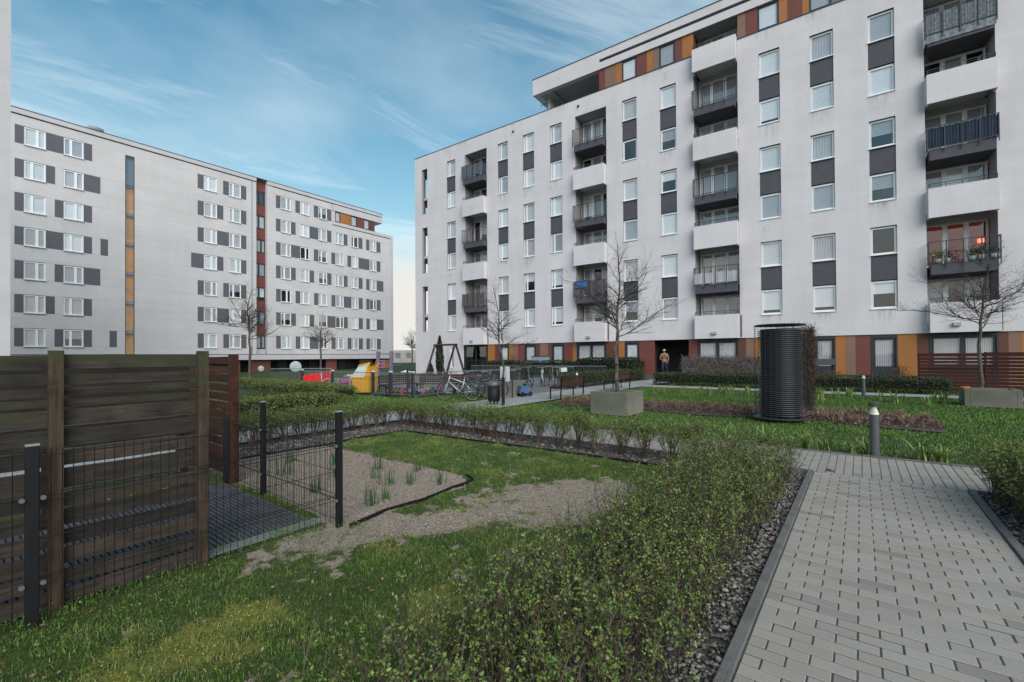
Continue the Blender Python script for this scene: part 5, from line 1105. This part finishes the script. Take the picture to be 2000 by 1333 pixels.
# yellow box slide with pale slanted lid
YEL=mat('yellow_plastic',(.72,.36,.015),.45,.1,3,spec=.5); root=thing('yellow_play_box','yellow plastic play box with a tilted pale lid behind the playground railing','play box',(-6.75,20.5,0),R_(-12))
m=MB(); b=[(-.46,-.4),(.46,-.4),(.46,.4),(-.46,.4)]; m.add([(x*.78+.05,y*.85,.0) for x,y in b]+[(x,y,.66) for x,y in b],[(0,3,2,1),(0,1,5,4),(1,2,6,5),(2,3,7,6),(3,0,4,7),(4,5,6,7)]); m.build('box',YEL,root,bevel=.02)
m=MB(); m.box(-.49,.49,-.43,.43,.661,.72); m.build('rim',YEL,root)
m=MB(); m.add([(-.47,-.38,.72),(.24,-.38,.72),(.46,-.38,1.33),(-.08,-.38,1.20),(-.47,.38,.72),(.24,.38,.72),(.46,.38,1.33),(-.08,.38,1.20)],[(0,1,2,3),(7,6,5,4),(0,3,7,4),(3,2,6,7)]); m.build('lid',mat('pale_lid',(.55,.60,.55),.6,.15,5),root)
m=MB(); m.beam((.26,-.39,.74),(.48,-.39,1.35),.09,.06); m.beam((.26,.39,.74),(.48,.39,1.35),.09,.06); m.beam((-.08,-.39,1.22),(.48,-.39,1.35),.04,.05); m.box(.30,.44,-.38,.38,.74,1.2); m.build('lid_edge',YEL,root)
# red play panel / tent
RDP=mat('red_plastic',(.68,.010,.022),.5,.1,3,spec=.4); root=thing('red_play_tent','bright red slanted play tent behind the playground railing','play tent',(-9.35,21.6,0),R_(-5))
m=MB(); m.add([(-.42,-.3,.0),(.42,-.3,0),(.30,-.3,.86),(-.62,-.3,.72),(-.42,.35,.0),(.75,.35,0),(.42,.35,.92),(-.5,.35,.80)],[(0,1,2,3),(7,6,5,4),(3,2,6,7),(1,5,6,2),(4,0,3,7)]); m.build('canvas',RDP,root)
m=MB(); m.box(-.24,.16,-.312,-.302,0,.28); m.build('opening',mat('dark_opening',(.03,.015,.05),.9),root)
m=MB(); m.beam((.42,-.31,.02),(.31,-.31,.88),.03,.03); m.beam((.75,.36,0),(.43,.36,.93),.035,.035); m.build('seam',mat('white_seam',(.6,.55,.55),.7),root)
# scattered toys
tc_=[(.40,.05,.06),(.07,.12,.30),(.50,.34,.05),(.32,.10,.22),(.55,.55,.55),(.08,.20,.12),(.45,.44,.42),(.20,.12,.24)]
def toy(x,y,kind,c,s,rz,lab):
    root=thing({0:'toy_truck',1:'toy_bucket',2:'toy_blocks'}[kind],lab,'toy',(x,y,0),rz,'plastic toys lying in the playground'); mt=mat('toy_%d'%c,tc_[c],.45,.1,5,spec=.5); m2=mat('toy_%d'%((c+3)%8),tc_[(c+3)%8],.45)
    if kind==0:
        m=MB(); m.box(-.22*s,.22*s,-.1*s,.1*s,.08*s,.2*s); m.box(.06*s,.2*s,-.09*s,.09*s,.2*s,.34*s); m.build('body',mt,root,bevel=.01)
        for i in (-1,1):
            for j in (-1,1): m=MB(); m.ring((i*.14*s,j*.1*s,.08*s),.05*s,.03*s,'y',12,6); m.build('wheel',BLACK,root)
    elif kind==1:
        m=MB(); m.lathe([(0,0),(.10*s,0),(.14*s,.26*s),(.12*s,.26*s),(.09*s,.02)],14); m.build('bucket',mt,root,smooth=True); m=MB(); m.ring((0,0,.27*s),.13*s,.01,'y',14,5); m.build('handle',m2,root)
    else:
        m=MB(); 
        for i in range(3): m.cbox(random.uniform(-.15,.15)*s,random.uniform(-.1,.1)*s,i*.13*s,(i+1)*.13*s-.005,.26*s,.16*s,random.random())
        m.build('block',mt,root,bevel=.01); m=MB(); m.tube((.2*s,0,0),(.2*s,0,.45*s),.02); m.box(.12*s,.28*s,-.02,.02,.45*s,.5*s); m.build('handle',m2,root)
labs=['pushed together plastic toy clutter between the red tent and the yellow play box','plastic toy clutter lying under the playground benches']
for i in range(26): toy(-8.55+1.55*i/25+random.uniform(-.1,.1),random.uniform(20.6,22.6),i%3,i%8,random.uniform(1.1,1.7),random.random()*6,labs[0])
for i in range(20): toy(-5.4+3.2*i/19+random.uniform(-.1,.1),random.uniform(19.0,20.6),(i+1)%3,(i*3+4)%8,random.uniform(.6,1.0),random.random()*6,labs[1])
bench('dark playground bench directly behind the railing, right of the yellow play box',12.2,15.7,1.7,PI,'playground benches'); bench('dark playground bench behind the silver bicycle',13.3,14.3,2.0,PI-R_(60),'playground benches'); bench('playground bench farther back beyond the railing corner',16.5,14.0,2.4,PI-R_(40),'playground benches')
# playground railing
RAIL=mat('galvanised_rail',(.25,.27,.29),.5,.15,6,metal=.4)
def railing(label,pts,h=.95,step=.11,m_=RAIL,base=.04):
    root=thing('playground_railing',label,'railing',(0,0,0)); 
    for (p,q) in zip(pts[:-1],pts[1:]):
        p=Vector((*p,0));q=Vector((*q,0)); L_=(q-p).length; n=int(L_/step); m=MB()
        for i in range(n+1): x=p+(q-p)*i/n; m.tube(x+Vector((0,0,base+.04)),x+Vector((0,0,h)),.006,n=4,cap=False)
        m.beam(p+Vector((0,0,h)),q+Vector((0,0,h)),.03); m.beam(p+Vector((0,0,base+.06)),q+Vector((0,0,base+.06)),.022); m.build('railing_panel',m_,root)
    return root
c1=P(11.5,13.6)[:2]
rg=railing('galvanised vertical bar railing along the near side of the playground',[P(11.0,21.8)[:2],P(11.15,19.5)[:2],P(11.35,16.6)[:2],c1,P(14.3,14.2)[:2],P(18.5,13.9)[:2]])
rg2=railing('galvanised bar railing across the far side of the playground',[P(23.5,22)[:2],P(24,17)[:2],P(25,12.2)[:2]])
rg3=railing('galvanised bar railing at the far left beyond the olive hedges',[(-13.2,24.5),(-9.9,24.6)],1.0)
def post(par,x,y,h=.98,s=.10,cap=True):
    m=MB(); m.cbox(x,y,-.02,h,s,s,ROT); o=m.build('post',mat('dark_post',(.035,.038,.045),.6,.2,4),par)
    if cap: m=MB(); m.cbox(x,y,h+.002,h+.05,s+.01,s+.01,ROT); m.build('post_cap',mat('white_cap',(.6,.62,.62),.6),o)
for a,b_ in ((11.0,21.6),(11.2,19.2),(11.35,16.3),(11.42,15.2),(11.5,13.9)): x,y,_=P(a,b_); post(rg,x,y)
x,y,_=P(11.48,14.2); post(rg,x,y,1.15,.06,False)
# round mirror, lamp post, parasol
root=thing('street_lamp','thin grey street lamp before the left block, rising behind the round white mirror','lamp',(-27.2,56,0)); m=MB(); m.tube((0,0,0),(0,0,3.7),.07,.05); m.build('pole',RAIL,root); m=MB(); m.beam((-.75,0,3.72),(.1,0,3.66),.16,.06); m.build('lamp_head',RAIL,root)
def mirror(label,x,y,z,r0):
    root=thing('round_mirror',label,'mirror',(x,y,0),R_(25),'round white traffic mirrors'); m=MB(); m.tube((0,.06,0),(0,.06,z),.04); m.build('pole',RAIL,root); m=MB(); m.lathe([(0,.035),(r0*.5,.03),(r0*.9,.01),(r0,0),(r0*.98,-.04),(0,-.05)],28); o=m.build('mirror_disc',mat('pale_mirror',(.40,.47,.47),.35,.2,3,spec=.6),root,smooth=True); o.rotation_euler=(R_(90),0,0); o.location=(0,0,z)
mirror('larger round white traffic mirror at the foot of the left block',-24.9,51.5,.55,.62); mirror('smaller round pale traffic mirror left of the larger one',-27.2,48.5,.42,.30)
root=thing('garden_parasol','small white closed parasol top above the playground railing','parasol',(-5.2,22.0,0)); m=MB(); m.tube((0,0,0),(0,0,.92),.015); m.build('pole',RAIL,root); m=MB(); m.lathe([(.0,.96),(.30,.86),(.29,.85),(0,.92)],8); m.build('canopy',mat('parasol_white',(.6,.62,.63),.8),root)
# blue pedal car
root=thing('toy_pedal_car','blue plastic pedal car parked by the end of the concrete block','toy car',(.48,17.9,0),R_(30))
m=MB(); m.box(-.28,.28,-.17,.17,.12,.30); m.box(-.22,.05,-.15,.15,.30,.42); m.box(.05,.08,-.15,.15,.30,.50); m.build('body',mat('light_blue_plastic',(.07,.13,.24),.4,.1,4,spec=.5),root,bevel=.04)
for i in (-1,1):
    for j in (-1,1): m=MB(); m.ring((i*.18,j*.17,.10),.06,.035,'y',16,8); m.build('wheel',BLACK,root)
m=MB(); m.ring((.0,0,.46),.07,.012,'x',14,6); m.tube((.05,0,.35),(0,0,.46),.012); m.build('steering_wheel',BLACK,root)
# balcony things
def onR(s,y,z):
    c,n=math.cos(RR),math.sin(RR); x=-s; return (RO[0]+x*c-y*n,RO[1]+x*n+y*c,z)
root=thing('air_conditioner','white air conditioner unit hanging on the side wall of a balcony bay','air conditioner',onR(15.02,.35,11.0-.0),RR)
m=MB(); m.box(0,.3,-.35,.35,0,.55); m.build('casing',WHITE,root,bevel=.02); m=MB(); m.lathe([(0,0),(.2,0),(.22,.02),(0,.02)],20,(0,0,0)); o=m.build('fan_grille',DARKROOM,root); o.rotation_euler=(0,R_(90),0); o.location=(.302,0,.27); m=MB(); m.box(0,.3,-.3,.3,-.06,0); m.build('bracket',ALU,root)
for s_,z_,mt,lab in ((15.0,5.5,CLOTHB,'blue cloth draped over the left end of a low balcony railing'),):
    m=MB(); 
    for i in range(10):
        p=-.62+i*.1; m.quad((p,-.50-.02*(i%2),.55),(p+.1,-.50-.02*((i+1)%2),.55),(p+.1,-.47,1.08),(p,-.47,1.08)); m.quad((p,-.47,1.085),(p+.1,-.47,1.085),(p+.1,-.40,.75),(p,-.40,.75))
    o=m.build('cloth',mt,None); o.location=onR(14.45,0,6.0); o.rotation_euler=(0,0,RR); tag(o,lab,'cloth')
def pot(label,s,y,z,r0,lm):
    root=thing('potted_plant',label,'plant',onR(s,y,z),RR,'potted plants on the lit balcony'); m=MB(); m.lathe([(0,0),(r0*.75,0),(r0,.24),(r0*.9,.24),(0,.2)],16); m.build('pot',mat('zinc_pot',(.32,.35,.38),.5),root,smooth=True); n=260; d=rng.normal(size=(n,3))*[.16,.12,.13]+[0,0,.42]; V,F=leaves(d,.07); link('foliage',npmesh('foliage',V,F,lm,np.repeat(rng.random(n),4)),root)
pot('leafy plant in a zinc pot at the left end of the lit balcony',-4.5,-.25,5.95,.15,LEAF); pot('dark leafy plant near the left of the lit balcony',-4.85,-.2,5.95,.14,LEAFD); pot('dark shrub in a pot at the middle of the lit balcony',-5.7,-.2,5.95,.17,LEAFD); pot('dark shrub in a pot toward the right of the lit balcony',-6.0,-.15,5.98,.17,LEAFD); pot('zinc potted plant at the right end of the lit balcony',-6.4,-.25,5.98,.13,LEAFD)
# the red lit room behind that balcony
m=MB(); m.quad((4.3,1.9,6.0),(6.55,1.9,6.0),(6.55,1.9,8.4),(4.3,1.9,8.4)); m.build('lit_room_wall',mat('red_room',(.20,.03,.02),.8,.5,1.0,emit=(.8,.12,.06,.035)),BR)
m=MB(); m.lathe([(0,0),(.12,.0),(.13,.18),(0,.2)],14,(6.42,1.85,7.15)); m.build('table_lamp',mat('lamp_red',(.9,.2,.1),.6,emit=(1,.16,.07,1.6)),BR)
m=MB(); m.quad((-6.7,1.9,8.8),(-4.3,1.9,8.8),(-4.3,1.9,11.2),(-6.7,1.9,11.2)); m.build('lit_room_wall',mat('warm_room',(.30,.22,.13),.8,.2,1.5,emit=(.8,.5,.22,.10)),BR)
m=MB(); m.lathe([(0,0),(.09,.02),(.11,.10),(0,.16)],14,(-6.15,1.6,10.35)); m.build('ceiling_lamp',mat('lamp_warm',(.9,.8,.6),.6,emit=(1,.75,.42,2.2)),BR)

# ================================================================== BICYCLES
def bicycle(label,x,y,rz,col,fender=True,lean=0.0,group='bicycles parked around the playground',basket=False):
    root=thing('bicycle',label,'bicycle',(x,y,0),rz,group); root.rotation_euler=(lean,0,rz); fm=mat('bike_'+('%02d%02d%02d'%tuple(int(c*99) for c in col)),col,.35,.1,5,metal=.3,spec=.6)
    for wx in (-.53,.53):
        m=MB(); m.ring((wx,0,.34),.325,.019,'y',36,8); w=m.build('tyre',BLACK,root,smooth=True); w.name='wheel'
        m=MB(); m.ring((wx,0,.34),.300,.010,'y',36,6); m.tube((wx,-.04,.34),(wx,.04,.34),.02)
        for k in range(18): t=2*PI*k/18; m.tube((wx+.02*math.cos(t+1),(-.02 if k%2 else .02),.34+.02*math.sin(t+1)),(wx+.3*math.cos(t),0,.34+.3*math.sin(t)),.0016,n=3,cap=False)
        m.build('rim',RAIL,w)
    bb=(-.10,0,.29); seat=(-.22,0,.80); head=(.36,0,.84); hl=(.40,0,.70); ax=(-.53,0,.34); fx=(.53,0,.34)
    m=MB(); 
    for p,q,r0 in ((bb,seat,.016),(bb,hl,.020),((-.19,0,.66),head,.018),(bb,ax,.011),((-.19,0,.68),ax,.010)): m.tube(p,q,r0,n=8)
    m.tube((.345,0,.89),(.415,0,.66),.021,n=8); m.build('frame',fm,root,smooth=True)
    m=MB(); 
    for s in (-.045,.045): m.path([(.415,s*.6,.66),(.47,s,.50),(.53,s,.34)],.011,6)
    m.build('fork',fm,root)
    m=MB(); m.tube((.345,0,.88),(.32,0,1.00),.013,n=6); m.path([(.18,-.30,1.0),(.27,-.24,1.03),(.33,0,1.0),(.27,.24,1.03),(.18,.30,1.0)],.012,6); m.build('handlebar',RAIL,root)
    m=MB(); m.tube((-.20,0,.72),(-.245,0,.92),.013,n=6); m.build('seat_post',RAIL,root)
    m=MB(); m.add([(-.40,-.09,.93),(-.40,.09,.93),(-.10,.022,.95),(-.10,-.022,.95),(-.38,-.07,.975),(-.38,.07,.975),(-.11,.018,.975),(-.11,-.018,.975)],[(0,1,2,3),(7,6,5,4),(0,3,7,4),(3,2,6,7),(2,1,5,6),(1,0,4,5)]); m.build('saddle',BLACK,root,bevel=.012)
    m=MB(); m.ring((-.10,-.05,.29),.09,.008,'y',22,5); m.beam((-.10,-.07,.29),(-.02,-.09,.14),.018); m.beam((-.10,.07,.29),(-.18,.09,.44),.018); m.box(-.07,.03,-.17,-.09,.13,.15); m.box(-.23,-.13,.09,.17,.43,.45); m.build('crankset',ALU,root)
    m=MB(); m.beam((-.10,-.05,.38),(-.53,-.05,.37),.006); m.beam((-.10,-.05,.20),(-.53,-.05,.30),.006); m.build('chain',BLACK,root)
    if fender:
        for wx,t0,t1 in ((-.53,.15,2.9),(.53,.35,2.6)):
            m=MB(); pts=[(wx+.365*math.cos(t0+(t1-t0)*i/12),0,.34+.365*math.sin(t0+(t1-t0)*i/12)) for i in range(13)]
            for p,q in zip(pts[:-1],pts[1:]): m.beam(p,q,.045,.006)
            m.build('mudguard',RAIL,root)
        m=MB(); m.box(-.72,-.34,-.06,.06,.735,.75); m.tube((-.60,-.05,.74),(-.53,-.06,.36),.006,n=4); m.tube((-.60,.05,.74),(-.53,.06,.36),.006,n=4); m.build('rack',ALU,root)
    if basket: m=MB(); m.box(.42,.70,-.16,.16,.78,.98); m.build('basket',mat('pale_basket',(.5,.52,.5),.8),root)
    return root
bicycle('silver bicycle seen side on, leaning nearest beside the litter bin',-1.96,16.3,PI-R_(12),(.52,.53,.58),True,.08)
bicycle('dark bicycle with black tyres behind the silver bicycle',-1.42,17.35,PI-R_(20),(.03,.03,.035),True,-.06)
bicycle('black bicycle with a rear carrier, fourth in the row beside the litter bin',-1.15,18.2,-R_(30),(.02,.02,.025),True,.07)
bicycle('dark green bicycle third in the row, nearest the litter bin',-.92,17.7,PI-R_(28),(.03,.06,.05),True,.05)
bicycle('white bicycle facing the camera in front of the dark evergreen hedge',1.62,23.8,-R_(86),(.68,.70,.66),False,.05)
bicycle('white and black bicycle turned toward the camera, right of the white one',2.55,23.9,-R_(72),(.5,.52,.52),False,.08,basket=True)
bicycle('dark bicycle leaning on the rack left of the white bicycles',.15,23.4,-R_(50),(.04,.04,.05),False,-.08)
bicycle('black bicycle farthest right in the rack by the evergreen hedge',3.2,24.6,-R_(60),(.025,.025,.03),False,.1)
bicycle('grey bicycle at the rack behind the notice board',.75,24.0,-R_(65),(.2,.2,.22),False,.06)
o=bicycle('red framed bicycle leaning on the railing behind the silver bicycle',-2.6,18.0,PI-R_(5),(.22,.03,.03),False,-.07)
bicycle('black bicycle against the concrete block behind the litter bin',.1,18.9,PI-R_(35),(.02,.02,.025),False,.06)
bicycle('blue grey bicycle second from the left in the far rack',-.4,23.0,-R_(62),(.08,.11,.16),False,.05)
bicycle('tan bicycle in the far rack between the white ones',2.05,24.1,-R_(80),(.25,.19,.12),False,-.05)
bicycle('pale bicycle standing on a middle balcony of the right block',0,0,RR,(.5,.55,.6),False,0,None); o.location=onR(5.6,.1,5.97)

# ================================================================== PERSON in the passage
root=thing('person','person in a white cap, light open top and dark trousers walking in the dark passage','person',onR(8.93,.55,.27),RR+R_(8))
SKIN=mat('skin',(.38,.22,.15),.6,.08,12); TOP=mat('cream_top',(.42,.31,.22),.8,.2,9); TRO=mat('navy_trousers',(.035,.042,.075),.85,.2,9)
m=MB(); m.box(-1.4,1.2,-1.0,3.5,-.27,-.005); m.build('passage_step',mat('step_concrete',(.10,.10,.10),.9),None); st_=bpy.data.objects['passage_step']; st_.location=onR(8.93,.55,.27); st_.rotation_euler=(0,0,RR); st_['kind']='structure'
def skinned(name,verts,edges,rad,par,mt,sub=2):
    me=bpy.data.meshes.new(name); me.from_pydata(verts,edges,[]); me.materials.append(mt); o=link(name,me,par); md=o.modifiers.new('skin','SKIN'); me.skin_vertices.new() if not me.skin_vertices else None
    for i,r0 in enumerate(rad): me.skin_vertices[0].data[i].radius=r0 if isinstance(r0,tuple) else (r0,r0)
    me.skin_vertices[0].data[0].use_root=True; md.use_smooth_shade=True; s=o.modifiers.new('sub','SUBSURF'); s.levels=sub; s.render_levels=sub; return o
#            pelvis0      waist1      chest2      neck3       headbase4    head5       headtop6
bv=[(0,0,.93),(0,0,1.08),(0,0,1.30),(0,0,1.45),(0,-.01,1.53),(0,-.02,1.60),(0,-.01,1.68),
 (-.17,0,1.39),(-.27,-.02,1.14),(-.20,-.20,1.02),(-.13,-.24,1.05), # left arm bent 7-10
 (.17,0,1.39),(.27,.0,1.13),(.24,-.13,.93),(.23,-.16,.86),      # right arm 11-14
 (-.09,0,.88),(-.11,-.10,.50),(-.12,.02,.09),(-.12,-.10,.03),     # left leg 15-18
 (.09,0,.88),(.12,.06,.50),(.16,.22,.12),(.16,.13,.06)]
be=[(0,1),(1,2),(2,3),(3,4),(4,5),(5,6),(2,7),(7,8),(8,9),(9,10),(2,11),(11,12),(12,13),(13,14),(0,15),(15,16),(16,17),(17,18),(0,19),(19,20),(20,21),(21,22)]
br=[(.155,.11),(.125,.095),(.16,.105),(.055,.055),(.06,.065),(.078,.092),(.06,.07),.06,.042,.032,.026,.06,.042,.032,.026,.085,.058,.042,.035,.085,.058,.042,.035]
skinned('body',bv,be,br,root,SKIN)
skinned('top',[(0,0,1.0),(0,0,1.12),(0,0,1.32),(0,0,1.42),(-.17,0,1.385),(-.26,-.015,1.16),(.17,0,1.385),(.26,0,1.15)],[(0,1),(1,2),(2,3),(2,4),(4,5),(2,6),(6,7)],[(.15,.11),(.14,.11),(.175,.12),(.06,.06),.072,.055,.072,.055],root,TOP)
skinned('trousers',[(0,0,.98),(0,0,.88),(-.09,0,.84),(-.11,-.10,.50),(-.12,.02,.13),(.09,0,.84),(.12,.06,.50),(.16,.22,.16)],[(0,1),(1,2),(2,3),(3,4),(1,5),(5,6),(6,7)],[(.15,.115),(.165,.12),.10,.075,.062,.10,.075,.062],root,TRO)
m=MB(); m.box(-.12,.12,-.15,-.09,1.10,1.33); m.beam((-.12,-.1,1.33),(.06,-.03,1.45),.03); m.beam((.12,-.1,1.33),(-.06,-.03,1.45),.03); m.build('chest_bag',mat('rust_cloth',(.30,.10,.06),.8,.2,9),root,bevel=.03)
m=MB(); m.lathe([(.0,1.735),(.06,1.725),(.095,1.69),(.10,1.645),(.09,1.645)],20); m.add([(-.07,-.08,1.66),(.07,-.08,1.66),(.06,-.19,1.635),(-.06,-.19,1.635),(-.07,-.08,1.648),(.07,-.08,1.648),(.06,-.19,1.625),(-.06,-.19,1.625)],[(0,1,2,3),(7,6,5,4),(3,2,6,7)]); m.build('cap',mat('white_cap_cloth',(.62,.62,.66),.8),root,smooth=True)
m=MB(); m.lathe([(.088,1.56),(.092,1.60),(.088,1.645)],16,(0,.012,0)); m.build('hair',mat('dark_hair',(.02,.015,.012),.7),root)
m=MB(); m.lathe([(0,0),(.018,.0),(.022,.03),(0,.035)],8,(0,-.105,1.585)); 
for x in (-.03,.03): m.tube((x,-.108,1.612),(x,-.112,1.612),.011,n=8)
m.build('face_features',mat('face_dark',(.12,.06,.05),.7),root)
for hx,hy,hz,sg in ((-.12,-.25,1.05,1),(.23,-.17,.85,-1)):
    m=MB(); 
    for k in range(4): x=hx+(k-1.5)*.019; m.path([(x,hy,hz),(x,hy-.035,hz-.02-.004*(k%2)),(x,hy-.045,hz-.055)],[.0095,.0088,.0078],6)
    m.path([(hx+sg*.03,hy+.01,hz),(hx+sg*.05,hy-.02,hz-.01),(hx+sg*.045,hy-.045,hz-.03)],[.010,.009,.008],6); m.build('hand',SKIN,root,smooth=True)
for x,y,z in ((-.12,-.06,.03),(.16,.17,.07)): m=MB(); m.box(x-.045,x+.045,y-.15,y+.10,z-.035,z+.045); m.build('shoe',mat('pale_shoe',(.5,.5,.5),.7),root,bevel=.03)
